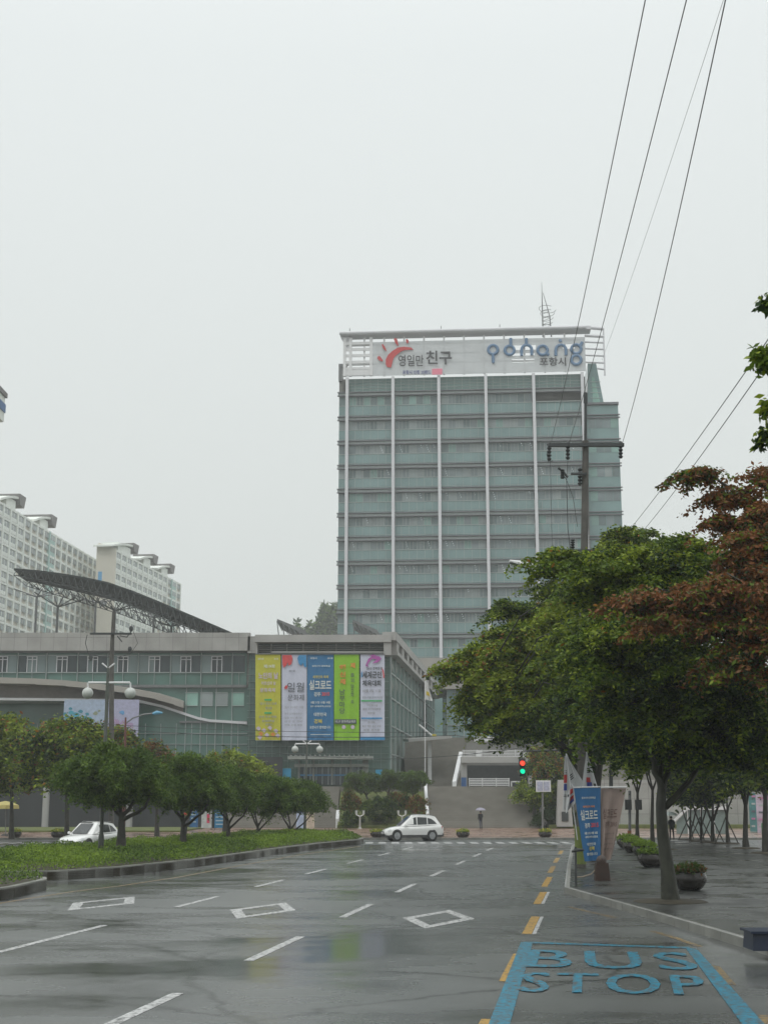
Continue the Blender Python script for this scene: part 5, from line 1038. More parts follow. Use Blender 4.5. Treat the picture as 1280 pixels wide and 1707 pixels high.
# ================================================================== PEOPLE
def person(label, loc, rz, h, top, legs, umb=None, umbm=None):
    """one skinned body: jacket, trousers, skin by material; stands at loc"""
    t = thing('person', label, 'person', loc, rz); k = h / 1.7
    V = [(0, 0, .92), (0, 0, 1.12), (0, .0, 1.34), (0, .02, 1.46), (0, .03, 1.55), (0, .03, 1.64),
         (.10, 0, .86), (.11, .03, .48), (.12, .0, .08), (.13, .13, .03), (-.10, 0, .86), (-.11, -.06, .49), (-.11, -.16, .12), (-.12, -.05, .04),
         (.19, 0, 1.38), (.23, .0, 1.12), (.16, .20, 1.18), (-.19, 0, 1.38), (-.24, -.02, 1.10), (-.22, .08, .88)]
    E_ = [(0, 1), (1, 2), (2, 3), (3, 4), (4, 5), (0, 6), (6, 7), (7, 8), (8, 9), (0, 10), (10, 11), (11, 12), (12, 13), (2, 14), (14, 15), (15, 16), (2, 17), (17, 18), (18, 19)]
    Rr = [.13, .13, .15, .06, .085, .07, .085, .06, .045, .035, .085, .06, .045, .035, .065, .05, .035, .065, .05, .035]
    me = bpy.data.meshes.new('body'); me.from_pydata([(x * k, y * k, z * k) for x, y, z in V], E_, []); me.materials.append(top); me.materials.append(legs); me.materials.append(mat('skin', (.32, .2, .14), .6))
    o = bpy.data.objects.new('body', me); COL.objects.link(o); sm = o.modifiers.new('skin', 'SKIN'); me.skin_vertices or None
    for i, r_ in enumerate(Rr): me.skin_vertices[0].data[i].radius = (r_ * k * (1.25 if i in (0, 1, 2) else 1), r_ * k)
    me.skin_vertices[0].data[0].use_root = True; ss = o.modifiers.new('sub', 'SUBSURF'); ss.levels = 1; ss.render_levels = 1
    dg = bpy.context.evaluated_depsgraph_get(); m2 = bpy.data.meshes.new_from_object(o.evaluated_get(dg)); bpy.data.objects.remove(o)
    for p in m2.polygons:
        z = p.center.z / k; p.material_index = 2 if z > 1.46 else 1 if z < .90 else 0; p.use_smooth = True
    while len(m2.materials) < 3: m2.materials.append([top, legs, mat('skin', (.32, .2, .14), .6)][len(m2.materials)])
    m2.name = 'body'; obj('body', m2, None, t, local=True)
    hr = MB(); hr.sphere((0, .0, 1.63 * k), .098 * k, 10, sz=1.05); obj('hair', hr, mat('hair_dark', (.015, .012, .01), .6), t, True, local=True)
    if umb:
        u_ = thing('umbrella', umb, 'umbrella', loc, rz); r_ = .52; z0 = 1.78 * k
        c = MB(); n = 8; prof = [(.02, .24), (.2, .22), (.38, .14), (r_, 0)]
        c.lathe(prof[::-1], (.06, .12, z0), n); c.f = [f for f in c.f if len(f) == 4]; c.m = [0] * len(c.f); obj('canopy', c, umbm, u_, local=True)
        s_ = MB(); s_.tube([(.14, .20, 1.10 * k), (.06, .12, z0 + .3)], .012, 6); obj('shaft', s_, DKMET, u_, local=True)
    return t
BLC = mat('cloth_black', (.02, .022, .026), .8); GRC = mat('cloth_grey', (.10, .10, .11), .8); NVC = mat('cloth_navy', (.03, .035, .06), .8)
p = P(801, 1383, 131); person('dark dressed person walking under an umbrella at the foot of the steps', (p.x, 131, .12), R(20), 1.62, BLC, NVC, 'pale violet umbrella held by the walker at the steps', mat('umbrella_lilac', (.25, .24, .30), .5))
p = G(1127, 1402, .17); person('person in black standing under a clear umbrella behind the leaning trunk', (p.x, 91.5, .176), R(160), 1.5, BLC, BLC, 'pale translucent umbrella behind the leaning trunk', mat('umbrella_clear', (.50, .56, .54), .3))
p = P(309, 1385, 112); person('person in a red cap behind the second median tree', (p.x, 112, .12), 0, 1.6, GRC, BLC)
ch = MB(); ch.lathe([(.14, 0), (.15, .05), (.12, .16), (.03, .20)], (p.x, 112, 1.58), 10); tag(obj('cap', ch, mat('cap_red', (.5, .05, .04), .6)), 'red cap on the person behind the second median tree', 'cap')
# ================================================================== FLAGS, FOREGROUND BANNERS, KERBSIDE POSTS
FW = mat('flag_white', (.42, .43, .43), .8, var=.05); FR = mat('flag_red', (.36, .03, .03), .8); FB = mat('flag_blue', (.03, .05, .22), .8); FK = mat('flag_black', (.02, .02, .022), .8)
def cloth(name, uv, nu, nv, par, m, Y, amp=.05, ph=0.0, prints=()):
    """cloth through four picture corners at depth Y: tl, tr, br, bl"""
    tl, tr_, br_, bl = uv
    def q(a, b, o_=0.0):
        u = (tl[0] * (1 - a) + tr_[0] * a) * (1 - b) + (bl[0] * (1 - a) + br_[0] * a) * b; v = (tl[1] * (1 - a) + tr_[1] * a) * (1 - b) + (bl[1] * (1 - a) + br_[1] * a) * b
        p = P(u, v, Y); p.y += amp * math.sin(a * 9 + b * 3 + ph) * (.3 + b) - o_; return p
    mb = MB()
    for i in range(nu):
        for j in range(nv): mb.quad(q(i / nu, (j + 1) / nv), q((i + 1) / nu, (j + 1) / nv), q((i + 1) / nu, j / nv), q(i / nu, j / nv))
    o = obj(name, mb, m, par, True); return o, q
def bars(mb, q, a0, b0, a1, b1, mi, off=.012, n=3):
    for i in range(n):
        for j in range(n):
            x0, x1 = a0 + (a1 - a0) * i / n, a0 + (a1 - a0) * (i + 1) / n; y0, y1 = b0 + (b1 - b0) * j / n, b0 + (b1 - b0) * (j + 1) / n
            mb.quad(q(x0, y1, off), q(x1, y1, off), q(x1, y0, off), q(x0, y0, off), mi)
YP = 53.2
t = thing('flag', 'limp national flag hanging furthest left on its white pole', 'flag', tuple(P(941, 1345, YP)), 0, 'national flags at the kerb')
obj('pole', MB().tube([P(962, 1400, YP + .3), P(943, 1256, YP)], .02, 6), WHITEM, t)
o, q = cloth('cloth', ((940.5, 1260), (945, 1260), (944, 1350), (937.5, 1350)), 3, 14, t, FW, YP, .02)
mb = MB(); bars(mb, q, 0, .35, 1, .50, 0); bars(mb, q, 0.1, .52, 1, .64, 1)
for b_ in (.27, .30, .33, .72, .75): bars(mb, q, .1, b_, .9, b_ + .012, 2, n=1)
obj('emblem', mb, [FR, FB, FK], t)
t = thing('flag', 'national flag spread in a triangle beside the leftmost one', 'flag', tuple(P(950, 1330, YP)), 0, 'national flags at the kerb')
o, q = cloth('cloth', ((943, 1259), (946, 1262), (973, 1306), (944, 1334)), 8, 12, t, FW, YP + .15, .05)
mb = MB()
for k in range(3): bars(mb, q, .35, .50 + k * .055, .62, .53 + k * .055, 0, n=2)
obj('emblem', mb, [FK], t); obj('pole', MB().tube([P(968, 1318, YP + .2), P(944, 1257, YP + .16)], .015, 6), WHITEM, t)
t = thing('flag', 'crumpled lower national flag tucked beside the blue banner', 'flag', tuple(P(948, 1352, YP)), 0, 'national flags at the kerb')
o, q = cloth('cloth', ((946, 1318), (958, 1312), (962, 1334), (942, 1356)), 8, 8, t, FW, YP - .1, .07, 1.0)
mb = MB(); bars(mb, q, .3, .0, .7, .28, 0); bars(mb, q, .35, .42, .72, .62, 0); bars(mb, q, .35, .62, .72, .80, 1); bars(mb, q, .05, .2, .2, .3, 2); obj('emblem', mb, [FR, FB, FK], t); obj('pole', MB().tube([P(964, 1330, YP), P(952, 1306, YP - .05)], .015, 6), WHITEM, t)
t = thing('flag', 'pointed national flag rising directly above the blue banner', 'flag', tuple(P(980, 1312, YP)), 0, 'national flags at the kerb')
o, q = cloth('cloth', ((976.5, 1256), (978.5, 1256), (994, 1313), (969, 1313)), 8, 12, t, FW, YP + .1, .05, .5)
mb = MB(); bars(mb, q, .30, .70, .66, .84, 0); bars(mb, q, .36, .84, .72, .98, 1)
for k in range(3): bars(mb, q, .35, .42 + k * .055, .75, .455 + k * .055, 2, n=2)
bars(mb, q, .82, .88, 1, .97, 2); obj('emblem', mb, [FR, FB, FK], t); obj('pole', MB().tube([P(996, 1316, YP + .2), P(977, 1254, YP + .12)], .018, 6), WHITEM, t)
BB2 = mat('street_banner_blue', (.012, .10, .24), .7, var=.08); BP2 = mat('street_banner_beige', (.24, .185, .16), .7, var=.08)
YQ = 52.6
t = thing('street_banner', 'blue lettered banner tied to a bar on the utility pole', 'banner', tuple(P(980, 1435, YQ)), 0, 'banners tied at the kerb')
o, q = cloth('cloth', ((956, 1314), (1000.5, 1313), (1000, 1434), (974, 1436)), 8, 22, t, BB2, YQ, .06)
mb = MB(); RB = [BT, BO, BD, BR_, BGN, BBL, BPU, BPI, BGY, BYE]
def wrap_text(mb, q, s, a0, a1, b0, b1, mi, bold=.02):
    t_ = MB(); text(s, (0, 0, 0), (1, 0, 0), (0, 1, 0), (0, 0, 1), 1, 1, t_, 0, 0, bold=bold); i = len(mb.v)
    for x, y, z in t_.v: mb.v.append(tuple(q(a0 + (a1 - a0) * x, b1 + (b0 - b1) * y, .02)))
    for f in t_.f: mb.f.append(tuple(i + k for k in f)); mb.m.append(mi)
for s, a0, a1, b0, b1, c_ in (('유라시아 문화특급', .25, .8, .12, .15, 0), ('세계인의 축제', .25, .75, .24, .27, 1), ('실크로드', .12, .88, .30, .44, 0), ('경주', .25, .5, .48, .55, 0), ('2015', .55, .9, .48, .54, 3), ('8월 21일 10월 18일', .2, .85, .60, .635, 0), ('세계문화엑스포공원', .2, .85, .655, .685, 0), ('대한민국', .25, .75, .75, .79, 0), ('경북', .35, .68, .80, .86, 9), ('함께합니다', .18, .82, .885, .925, 0)): wrap_text(mb, q, s, a0, a1, b0, b1, c_)
obj('print', mb, RB, t); a, b = P(955, 1312.5, YQ), P(1000, 1311.5, YQ); obj('rail', MB().tube([a, b], .025, 6), WHITEM, t)
t = thing('street_banner', 'faded beige banner gathered narrow at its lower end', 'banner', tuple(P(1015, 1430, YQ)), 0, 'banners tied at the kerb')
o, q = cloth('cloth', ((1001.5, 1314), (1043, 1314), (1019, 1432), (1001, 1436)), 9, 24, t, BP2, YQ + .1, .10, 1.2)
mb = MB(); wrap_text(mb, q, '실크로드', .1, .8, .28, .42, 0, 0); wrap_text(mb, q, '경주 2015', .2, .85, .46, .54, 0, 0)
for k in range(4): wrap_text(mb, q, '세계문화엑스포', .2, .8, .62 + k * .07, .645 + k * .07, 1, 0)
obj('print', mb, [mat('print_brown', (.09, .04, .03), .7), mat('print_taupe', (.12, .09, .08), .7)], t); a, b = P(1001, 1312.5, YQ), P(1044, 1311.5, YQ); obj('rail', MB().tube([a, b], .03, 6), WHITEM, t)
b = G(959.5, 1477, .17); t = thing('kerb_post', 'thin dark post leaning at the pavement corner', 'post', tuple(b)); obj('post', MB().tube([b, P(959, 1412, b.y)], [.04, .03], 8), DKMET, t, True); c = P(959, 1417, b.y); obj('knob', MB().tube([c - Vector((.12, 0, .05)), c, c + Vector((.25, 0, .0))], [.03, .06, .03], 8), DKMET, t, True)
b = G(1003, 1468, .17); t = thing('kerb_pedestal', 'brown box pedestal with rounded top under the banners', 'pedestal', tuple(b)); m_ = mat('pedestal_brown', (.035, .018, .012), .5, var=.3)
obj('box', MB().hexa([(b.x - .24, b.y - .2, .17), (b.x + .24, b.y - .2, .17), (b.x + .24, b.y + .2, .17), (b.x - .24, b.y + .2, .17), (b.x - .2, b.y - .17, .72), (b.x + .2, b.y - .17, .72), (b.x + .2, b.y + .17, .72), (b.x - .2, b.y + .17, .72)]), m_, t); obj('knob', MB().lathe([(.16, 0), (.17, .1), (.12, .2), (.03, .24)], (b.x, b.y, .72), 12), m_, t, True)
mb = MB(); a = P(999, 1443, b.y); mb.tube([a, P(985, 1457, b.y), P(970, 1462, b.y), P(960, 1462, b.y)], .02, 5); tag(obj('rope', mb, mat('rope_pale', (.25, .2, .15), .8)), 'slack pale rope from the pedestal to the corner post', 'rope')
# city flag in front of the hall
b = P(708, 1235, 150); b.z = 4.1; t = thing('flag', 'white flag with yellow mark hanging on a tall pole before the hall', 'flag', tuple(b)); obj('pole', MB().tube([b, P(708, 1122, 150)], .05, 6), WHITEM, t)
o, q = cloth('cloth', ((708.5, 1130), (711, 1133), (721, 1169), (708.5, 1166)), 5, 8, t, mat('flag_bright', (.6, .6, .6), .7), 149.9, .12); mb = MB(); bars(mb, q, .2, .60, .75, .78, 0, .05); obj('emblem', mb, mat('flag_gold', (.55, .42, .03), .6), t)
# pedestrian signal / dark box on a post right of the banners
b = G(1049, 1406, .17); b.y = 86; b.x = P(1049, 1400, 86).x; t = thing('signal_post', 'pedestrian signal with two dark boxes behind the beige banner', 'pedestrian signal', (b.x, 86, .17)); obj('post', MB().tube([(b.x, 86, .17), P(1049, 1318, 86)], .09, 8), GREYM, t, True); obj('post_base', MB().tube([(b.x, 86, .17), (b.x, 86, .9)], .12, 8), mat('post_orange', (.22, .07, .02), .6), t, True)
for u in (1046, 1063): mb = MB(); rf(mb, u - 5, u + 5, 1333, 1350, 85.9, .35); obj('signal_box', mb, DKMET, t)
# right edge: blue box by the kerb, boards, glass shelter
b = G(1268, 1606, .0); t = thing('grit_box', 'dark blue box at the right edge by the kerb', 'box', tuple(b)); a = P(1251, 1604, 24.6); m_ = mat('box_blue', (.004, .012, .035), .4, var=.2); obj('box', MB().hexa([(a.x, 24.4, 0.18), (a.x + .8, 24.4, .18), (a.x + .8, 25.1, .18), (a.x, 25.1, .18), (a.x + .02, 24.45, .46), (a.x + .8, 24.45, .46), (a.x + .8, 25.05, .46), (a.x + .02, 25.05, .46)]), m_, t); obj('lid', MB().box(a.x - .03, a.x + .83, 24.37, 25.13, .462, .50), m_, t)
t = thing('glass_shelter', 'low glazed shelter with pale sloping roof behind staked trees', 'shelter', tuple(P(1180, 1400, 112))); a, b = P(1126, 1392, 112), P(1158, 1346, 112)
q = lambda u, v, y=0: P(u, v, 112 + y)
mb = MB(); mb.hexa([q(1122, 1372), q(1145, 1350), q(1145, 1350, 3), q(1122, 1372, 3), q(1122, 1366), q(1145, 1344), q(1145, 1344, 3), q(1122, 1366, 3)]); mb.hexa([q(1145, 1350), q(1212, 1350), q(1212, 1350, 3), q(1145, 1350, 3), q(1145, 1344), q(1212, 1344), q(1212, 1344, 3), q(1145, 1344, 3)]); obj('roof', mb, WHITEM, t)
mb = MB(); mb.prism([q(1127, 1396, .3), q(1212, 1396, .3), q(1212, 1350, .3), q(1146, 1350, .3), q(1127, 1370, .3)], (0, .05, 0)); obj('glass_wall', mb, mat('shelter_glass', (.18, .23, .215), .15), t)
mb = MB(); [rf(mb, u, u + 1.5, 1350, 1396, 112.25, .1) for u in (1146, 1168, 1190, 1211)]; obj('post', mb, WHITEM, t)
for lab, u0, u1, v0, v1, Y, c in (('tall teal board at the right behind thin trunks', 1250, 1261, 1322, 1392, 120, (.08, .22, .22)), ('pink and white poster wall at the right edge', 1262, 1300, 1325, 1392, 116, (.48, .40, .48)), ('green box at the right edge beyond the trees', 1270, 1300, 1372, 1410, 95, (.05, .26, .08))):
    t = thing('display_board', lab, 'display board', tuple(P((u0 + u1) / 2, v1, Y)), 0, 'boards at the right edge'); mb = MB(); rf(mb, u0, u1, v0, v1, Y, .2); obj('board', mb, mat('edge_board_%d' % u0, c, .5, var=.3, scale=1.2), t)
    mb = MB()
    for k in range(5):
        y = v0 + 4 + (v1 - v0 - 8) * k / 5; rf(mb, u0 + 2, u1 - 3, y, y + 3, Y - .22, .03, k % 3)
    obj('print', mb, [mat('edge_print_pink', (.5, .2, .35), .6), mat('edge_print_pale', (.4, .42, .42), .6), mat('edge_print_dark', (.12, .12, .15), .6)], t)
# ================================================================== TREES
def C(u, v, Y, ru, rv, ry, n, w):   # crown lobe from its picture centre and half sizes at depth Y
    p = P(u, v, Y); k = Y / F / cth * 1.0; return (tuple(p), (ru * k, ry, rv * k), n, w)
GM = [G1, G2, G3, RE1, RE2, OR1]
g_ = (6, 4, 2, 0, 0, .05); gy = (4, 9, 1, .1, 0, .3); gd = (4, 1, 5, 0, 0, 0); rr_ = (1.5, .3, 1, 5, 5, .25); mxd = (4, 1, 3, 2, 2, .1)  # gd favours the darkened leaves that imitate crown shade
# leaning foreground tree
b = G(1117, 1503, .17); b.z = .17
q = lambda u, v, y=0: P(u, v, b.y + y)
tree('street_tree', 'nearest leaning tree with forked trunk beside the big bowl planter', 'tree', tuple(b), None, .20, [
    [q(1102, 1330), q(1112, 1290, .3), q(1130, 1220, 1), q(1150, 1140, 1)], [q(1103, 1320), q(1090, 1270), q(1060, 1200, -.5), q(1030, 1120, -.5)], [q(1108, 1345), q(1150, 1300, .4), q(1175, 1250, 1), q(1220, 1180, 1.5)], [q(1102, 1320), q(1100, 1240, 1.5), q(1085, 1100, 2), q(1060, 980, 2)]],
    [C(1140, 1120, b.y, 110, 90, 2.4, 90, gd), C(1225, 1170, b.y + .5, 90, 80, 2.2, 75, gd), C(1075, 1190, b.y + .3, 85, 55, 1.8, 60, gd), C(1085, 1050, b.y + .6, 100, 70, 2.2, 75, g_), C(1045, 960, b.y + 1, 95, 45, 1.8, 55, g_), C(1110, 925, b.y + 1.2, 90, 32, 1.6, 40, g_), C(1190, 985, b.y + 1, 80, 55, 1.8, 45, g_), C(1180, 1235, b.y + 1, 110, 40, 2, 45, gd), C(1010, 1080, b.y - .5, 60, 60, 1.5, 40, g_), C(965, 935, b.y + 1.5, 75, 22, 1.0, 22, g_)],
    620, .125, GM, .72, .07, .2, 'street trees on the right pavement', BARKG, 60, .35, .45,
    [Vector(b), q(1112, 1450), q(1104, 1390), q(1101, 1340), q(1102, 1315)])
pit = MB().lathe([(.95, 0), (.85, .03), (.3, .06)], (b.x, b.y, .171), 18); t_ = obj('soil_pit', pit, SOIL, None, True); tag(t_, 'dark soil patch around the base of the leaning tree', 'soil patch')
# red-leaved tree whose trunk stands right of the frame
b = P(1390, 1500, 33); b.z = .17; q = lambda u, v, y=0: P(u, v, 33 + y)
tree('maple_tree', 'russet leaved tree reaching in from the right edge', 'tree', tuple(b), None, .22, [[q(1385, 1200), q(1330, 1040), q(1260, 960), q(1120, 990)], [q(1385, 1180), q(1330, 960), q(1270, 850), q(1180, 790)], [q(1385, 1150), q(1350, 1060), q(1230, 1060)]],
    [C(1150, 1010, 32, 115, 38, 1.2, 60, rr_), C(1240, 1010, 31.5, 80, 70, 1.6, 65, rr_), C(1255, 915, 32.5, 60, 50, 1.2, 48, rr_), C(1155, 788, 33, 40, 12, .4, 9, (2, .5, 2, 2, 5, .1)), C(1215, 825, 33, 40, 18, .5, 12, rr_), C(1200, 868, 33, 34, 14, .5, 7, rr_), C(1255, 862, 32.5, 36, 24, .6, 15, rr_), C(1240, 1100, 32, 70, 50, 1.5, 40, (3, 1, 3, 3, 3, .3)), C(1070, 1000, 32.5, 50, 22, .7, 16, rr_), C(1320, 1000, 33, 80, 120, 2, 50, mxd), C(1275, 790, 33, 30, 14, .5, 8, rr_)],
    270, .125, GM, .5, .05, .15, None, BARK, 60, .5, .4, [Vector(b), q(1388, 1400), q(1386, 1300), q(1385, 1180)])
# close branch hanging into the upper right corner
b = P(1480, 1500, 15); b.z = .17; q = lambda u, v, y=0: P(u, v, 15 + y)
tree('broadleaf_tree', 'near tree with only a few hanging leaves showing at the upper right edge', 'tree', tuple(b), None, .16, [[q(1475, 700), q(1380, 560), q(1300, 560)], [q(1475, 700), q(1360, 640), q(1285, 690)], [q(1475, 700), q(1370, 480), q(1290, 490)]],
    [C(1270, 596, 15, 15, 18, .15, 5, g_), C(1279, 680, 15, 7, 14, .12, 3, g_), C(1279, 505, 15, 6, 10, .1, 2, gd), C(1276, 725, 15, 6, 12, .12, 3, gd), C(1380, 560, 15, 80, 120, .8, 50, g_)], 60, .11, GM, .13, .05, .2, None, BARK, 12, .7, .5, [Vector(b), q(1478, 1200), q(1476, 900), q(1475, 700)])
# second tree behind the banners
b = P(995, 1440, 60); b.z = .17; q = lambda u, v, y=0: P(u, v, 60 + y)
tree('street_tree', 'broad yellow green tree spreading left over the road behind the utility pole', 'tree', tuple(b), None, .30, [
    [q(992, 1320), q(955, 1275, .5), q(915, 1225, .5), q(860, 1170)], [q(994, 1300), q(975, 1240, .5), q(930, 1150, 1), q(880, 1080)], [q(994, 1320), q(962, 1262, -.8), q(905, 1215, -1.2), q(800, 1140, -1.5)], [q(994, 1320), q(1000, 1200), q(990, 1080), q(980, 1020)]],
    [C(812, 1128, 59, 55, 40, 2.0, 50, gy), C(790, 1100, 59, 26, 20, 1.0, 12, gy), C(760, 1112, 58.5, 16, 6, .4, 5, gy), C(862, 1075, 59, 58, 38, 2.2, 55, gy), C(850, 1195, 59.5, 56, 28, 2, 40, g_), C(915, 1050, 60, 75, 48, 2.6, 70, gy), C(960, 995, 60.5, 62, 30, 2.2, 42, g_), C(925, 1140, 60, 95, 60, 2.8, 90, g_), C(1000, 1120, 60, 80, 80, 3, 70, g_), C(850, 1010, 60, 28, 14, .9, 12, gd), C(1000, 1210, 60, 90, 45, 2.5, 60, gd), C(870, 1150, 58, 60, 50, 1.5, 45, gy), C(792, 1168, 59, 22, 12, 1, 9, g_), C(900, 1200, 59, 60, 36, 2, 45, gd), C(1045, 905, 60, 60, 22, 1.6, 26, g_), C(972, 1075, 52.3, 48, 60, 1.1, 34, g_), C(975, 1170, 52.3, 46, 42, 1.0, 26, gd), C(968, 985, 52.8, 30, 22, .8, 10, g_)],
    560, .165, GM, .88, .08, .2, 'street trees on the right pavement', BARK, 70, .35, .45, [Vector(b), q(997, 1400), q(993, 1350), q(994, 1300)])
for lab, x, y in (('pavement tree just outside the right edge, level with the bus stop paint', 12.6, 23.0), ('pavement tree just outside the right edge, nearest the viewer', 11.5, 11.5)):
    b = Vector((x, y, .17)); ctr = (x, y, 6.6)
    tree('street_tree', lab, 'tree', tuple(b), None, .2, [[b + Vector((0, 0, 2.6)), b + Vector((-1, .5, 4.5)), b + Vector((-1.8, 1, 6))], [b + Vector((0, 0, 2.6)), b + Vector((1.2, .2, 4.6)), b + Vector((2, -1, 6))]], [((x, y, 6.6), (3.1, 3.4, 2.3), 90, g_)], 300, .2, GM, .85, .12, .2, 'street trees on the right pavement', BARK, 20, .3, .5, [b, b + Vector((0, 0, 1.2)), b + Vector((.05, 0, 2.2)), b + Vector((0, 0, 3))])
# thinner trees further along both rows
rows = [('thin trunked tree right of the pedestrian signal, farthest of the left row', 1062, 86, 1062, 1240, 55, 34), ('curving thin trunk tree between the pedestrian signal and leaning trunk', 1087, 80, 1074, 1235, 60, 34), ('tree half hidden directly behind the leaning trunk', 1103, 74, 1104, 1240, 60, 36),
        ('first staked tree from the left in the paired row', 1150, 92, 1150, 1302, 42, 32), ('second staked tree from the left in the paired row', 1168, 89, 1170, 1296, 42, 34), ('third and thickest staked tree of the paired row', 1187, 86, 1185, 1288, 46, 38), ('fourth staked tree of the paired row', 1211, 84, 1209, 1276, 48, 38), ('unstaked tree second from the right edge', 1242, 76, 1238, 1262, 52, 42), ('unstaked tree nearest the right edge', 1275, 69, 1270, 1250, 56, 46)]
for k, (lab, u, Y, uc, vc, ru, rv) in enumerate(rows):
    b = P(u, 1400, Y); b.z = .17; q = lambda a, v, y=0: P(a, v, Y + y); fork = vc + 75
    t = tree('street_tree', lab, 'tree', tuple(b), None, .12 + (.05 if k in (5, 7, 8) else 0), [[q(u, fork + 8), q(u - 14, fork - 30, .3), q(uc - 26, vc - 10)], [q(u, fork + 8), q(u + 12, fork - 34), q(uc + 24, vc - 10, .6)], [q(u, fork + 8), q(uc, vc, -.5)]],
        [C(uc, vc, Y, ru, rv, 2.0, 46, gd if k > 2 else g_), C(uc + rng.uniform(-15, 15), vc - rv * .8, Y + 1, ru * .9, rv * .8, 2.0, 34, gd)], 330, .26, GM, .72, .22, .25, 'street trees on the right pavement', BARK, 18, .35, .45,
        [Vector(b), q(u + rng.uniform(-1, 1), fork + 60), q(u, fork + 20), q(u, fork)])
    if 3 <= k <= 6:
        for a, dy in ((-20, -.3), (19, -.2), (5, .9)):
            f = P(u + a, 1400, Y + dy); f.z = .17; st_ = MB(); st_.tube([f, Vector((b.x, Y, P(u, 1362, Y).z))], .035, 6); obj('stake', st_, BARK, t)
    pit = MB().lathe([(.8, 0), (.7, .05), (.3, .08)], (b.x, b.y, .172), 14); obj('soil_pit', pit, SOIL, t)
# clipped dark trees on the median
med = [('largest dark clipped tree on the median behind the lamp post', 203, 60, 190, 1288, 78, 44, 118), ('second dark clipped tree from the lamp post on the median', 306, 69, 306, 1300, 62, 42, 86), ('middle dark clipped tree on the median', 381, 77.5, 378, 1308, 50, 38, 66), ('fourth dark clipped tree along the median', 430, 85, 436, 1316, 44, 34, 54), ('last dark clipped tree at the median end, leaning right', 484, 93, 492, 1327, 52, 28, 58)]
for k, (lab, u, Y, uc, vc, ru, rv, n) in enumerate(med):
    b = P(u, 1400, Y); b.z = .28; q = lambda a, v, y=0: P(a, v, Y + y); fk = vc + rv + 22; s = ru / 60
    tree('clipped_tree', lab, 'tree', tuple(b), None, (.20, .17, .13, .12, .13)[k], [[q(u, fk + 8), q(u - 18 * s, fk - 22), q(uc - 38 * s, vc)], [q(u, fk + 6), q(u + 20 * s, fk - 22), q(uc + 36 * s, vc)], [q(u, fk + 6), q(u - 5, fk - 24, .4), q(uc - 4, vc, .5)], [q(u, fk + 14), q(u + 30 * s, fk - 8, -.3), q(uc + 52 * s, vc + rv * .3, -.3)]],
        [C(uc, vc, Y, ru, rv, 1.9, n, (3, 1, 3)), C(uc - ru * .42, vc + rv * .25, Y, ru * .6, rv * .62, 1.4, n // 2, (3, 1, 3)), C(uc + ru * .45, vc + rv * .3, Y, ru * .6, rv * .6, 1.4, n // 2, (3, 1, 3))],
        520, .13, [PN2, G1, PN1], .60, .11, .35, 'dark clipped trees on the median', BARK, 24, -.2, .9, [Vector(b), q(u, 1385), q(u, (fk + 1390) / 2), q(u, fk)])
# lighter trees behind the median
bk_ = [('tall yellow green tree at the left edge', 20, 96, 8, 1245, 62, 52, gy, 60, 6), ('broad olive tree left of the clipped trees', 112, 92, 108, 1245, 66, 50, (5, 3, 3, 0, .4, .3), 70, 8), ('brown tinged tree behind the largest clipped tree', 262, 104, 262, 1262, 38, 26, (3, 1, 3, 2, 3, .3), 26, 4), ('orange tinted treetop beside the lamp post', 170, 110, 188, 1232, 42, 26, (4, 2, 3, 1, 1, 1.2), 24, 4), ('yellow green treetop above the third clipped tree', 375, 112, 385, 1277, 52, 26, gy, 36, 5)]
for lab, u, Y, uc, vc, ru, rv, w, n, nl in bk_:
    b = P(u, 1396, Y); b.z = .14; q = lambda a, v, y=0: P(a, v, Y + y); fk = vc + rv + 10
    tree('park_tree', lab, 'tree', tuple(b), None, .17, [[q(u, fk + 10), q(u - 16, fk - 30), q(uc - ru * .5, vc)], [q(u, fk + 10), q(u + 14, fk - 30), q(uc + ru * .5, vc)], [q(u, fk), q(uc, vc, .5)]], [C(uc, vc, Y, ru, rv, 2.6, n, w), C(uc, vc + rv * .7, Y, ru * .9, rv * .6, 2.2, n // 2, w)], 380, .27, GM, .95, .25, .2, 'leafy trees behind the median', BARK, 22, .3, .5, [Vector(b), q(u, 1370), q(u, 1340), q(u, fk)])
# pines and shrubs in the bed between the steps
for lab, u, u1, Y, pads in (('layered pine at the left of the stair bed', 612, 606, 139, [(606, 1294, 24), (592, 1309, 20), (622, 1311, 18)]), ('layered pine in the middle of the stair bed', 648, 648, 140, [(652, 1291, 20), (640, 1306, 24), (662, 1308, 18)]), ('layered pine at the right of the stair bed', 690, 690, 139, [(690, 1294, 24), (702, 1300, 14), (684, 1312, 22)])):
    b = P(u, 1345, Y); b.z = 2.0; q = lambda a, v, y=0: P(a, v, Y + y)
    tree('garden_pine', lab, 'tree', tuple(b), None, .13, [[q(u, 1325), q(a, v + 4)] for a, v, r_ in pads], [C(a, v, Y + (i - 1) * .5, r_, 6.5, 1.1, 16, (1, 0, 1, 0, 0, 0)) for i, (a, v, r_) in enumerate(pads)], 420, .17, [mat('pine_needle', (.07, .115, .035), .6, var=.3), G1, PN2], .42, .12, .2, 'layered pines in the stair bed', BARK, 8, -.4, .8, [Vector(b), q(u + 2, 1335), q(u - 2, 1325), q(u1, 1318)])
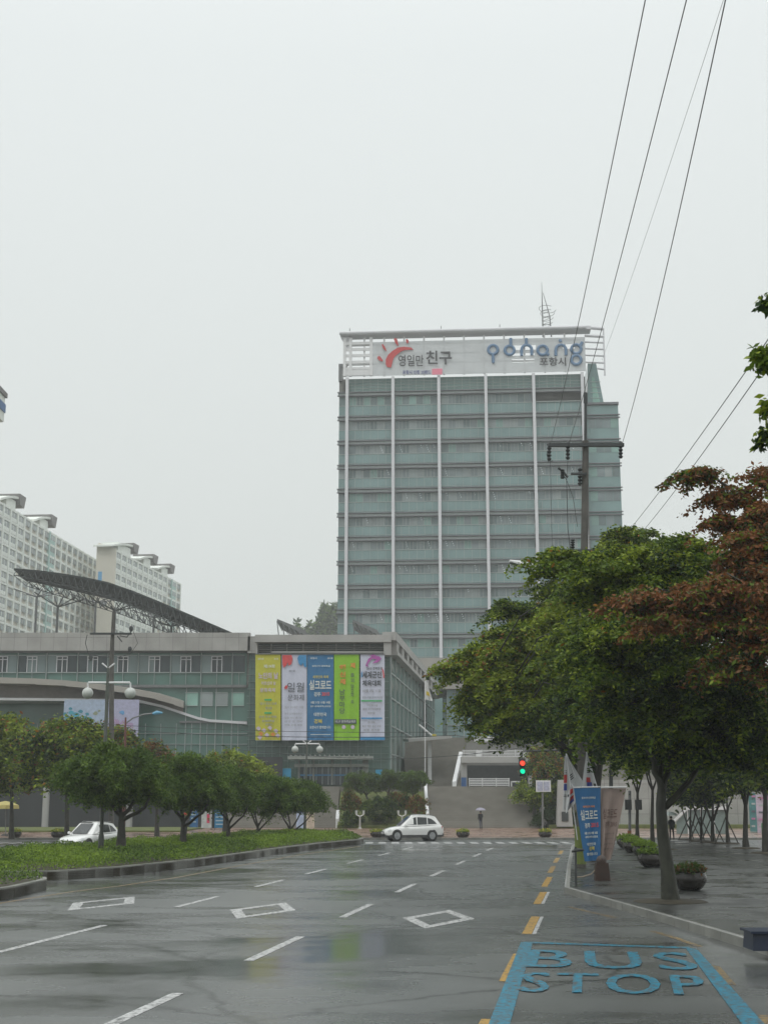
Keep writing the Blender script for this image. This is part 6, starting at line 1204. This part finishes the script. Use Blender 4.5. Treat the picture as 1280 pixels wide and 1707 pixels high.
def shrub(lab, u, v, Y, ru, rv, w, n, leaf=.16, per=260, zb=.3):
    b = P(u, v + rv, Y); b.z = zb; t = thing('shrub', lab, 'shrub', tuple(b)); pts, cc, ww = clumps([C(u, v, Y, ru, rv, ru * Y / F * .8, n, w)], per, .4, .14, .5); obj('foliage', leafmesh('foliage', pts, leaf, GM, None, -.2, .9, pick(ww)), None, t)
    mb = MB()
    for k in range(4): a = P(u + ru * (.5 * k / 3 - .25), v + rv * .4, Y); mb.tube([b, a], [.05, .02], 5)
    obj('stem', mb, BARK, t)
shrub('round dark green clipped bush in the stair bed', 634, 1350, 134.4, 27, 17, (1, 0, 4, 0, 0, 0), 60)
shrub('brownish shrub at the left of the stair bed', 585, 1342, 135, 13, 22, (2, .3, 3, 1, 2, .2), 26)
shrub('low green hedge below the brownish shrub', 588, 1366, 134.2, 18, 10, (2, 0, 4, 0, 0, 0), 20)
shrub('brown shrub at the right of the stair bed', 697, 1345, 135, 12, 22, (2, .5, 2, 2, 2, .2), 24)
shrub('dark shrubs between the pines', 664, 1334, 137, 22, 12, (2, 0, 3, .3, 1.5, 0), 26, zb=1.2)
shrub('dark hedge block between sign and stone pillar', 912, 1366, 135, 20, 13, (0, 0, 4, 0, 0, 0), 36)
shrub('dark hedge right of the stone pillar', 962, 1368, 136, 16, 13, (0, 0, 4, 0, 0, 0), 26)
for lab, u, Y, uc, vc, ru, rv, w, n in (('orange tinted tree right of the parking deck', 905, 139, 915, 1270, 40, 32, (3, 2, 3, .5, .5, 1.6), 52), ('green garden tree with spreading low limbs by the sign', 890, 137, 892, 1322, 30, 20, g_, 26), ('slender dark tree beside the stone pillar', 928, 138, 930, 1320, 22, 28, gd, 26)):
    b = P(u, 1380, Y); b.z = .4; q = lambda a, v, y=0: P(a, v, Y + y)
    tree('garden_tree', lab, 'tree', tuple(b), None, .15, [[q(u, 1340), q(uc - 14, vc)], [q(u, 1340), q(uc + 14, vc)]], [C(uc, vc, Y, ru, rv, 2.0, n, w)], 300, .26, GM, .8, .22, .2, 'garden trees right of the steps', BARK, 12, .3, .5, [Vector(b), q(u, 1360), q(u, 1345), q(u, 1335)])
# ================================================================== HAZE
hm = bpy.data.materials.new('haze'); hm.use_nodes = True; n = hm.node_tree; n.nodes.clear(); ou = n.nodes.new('ShaderNodeOutputMaterial'); vp = n.nodes.new('ShaderNodeVolumePrincipled')
vp.inputs['Color'].default_value = (.97, .985, .985, 1); vp.inputs['Density'].default_value = HAZE; vp.inputs['Anisotropy'].default_value = 0.0; n.links.new(vp.outputs[0], ou.inputs['Volume'])
hz_ = obj('haze', MB().box(-705, 705, -105, 1005, -1.05, 102), hm); hz_['kind'] = 'stuff'; hz_['label'] = 'thin grey rain haze over the whole street'
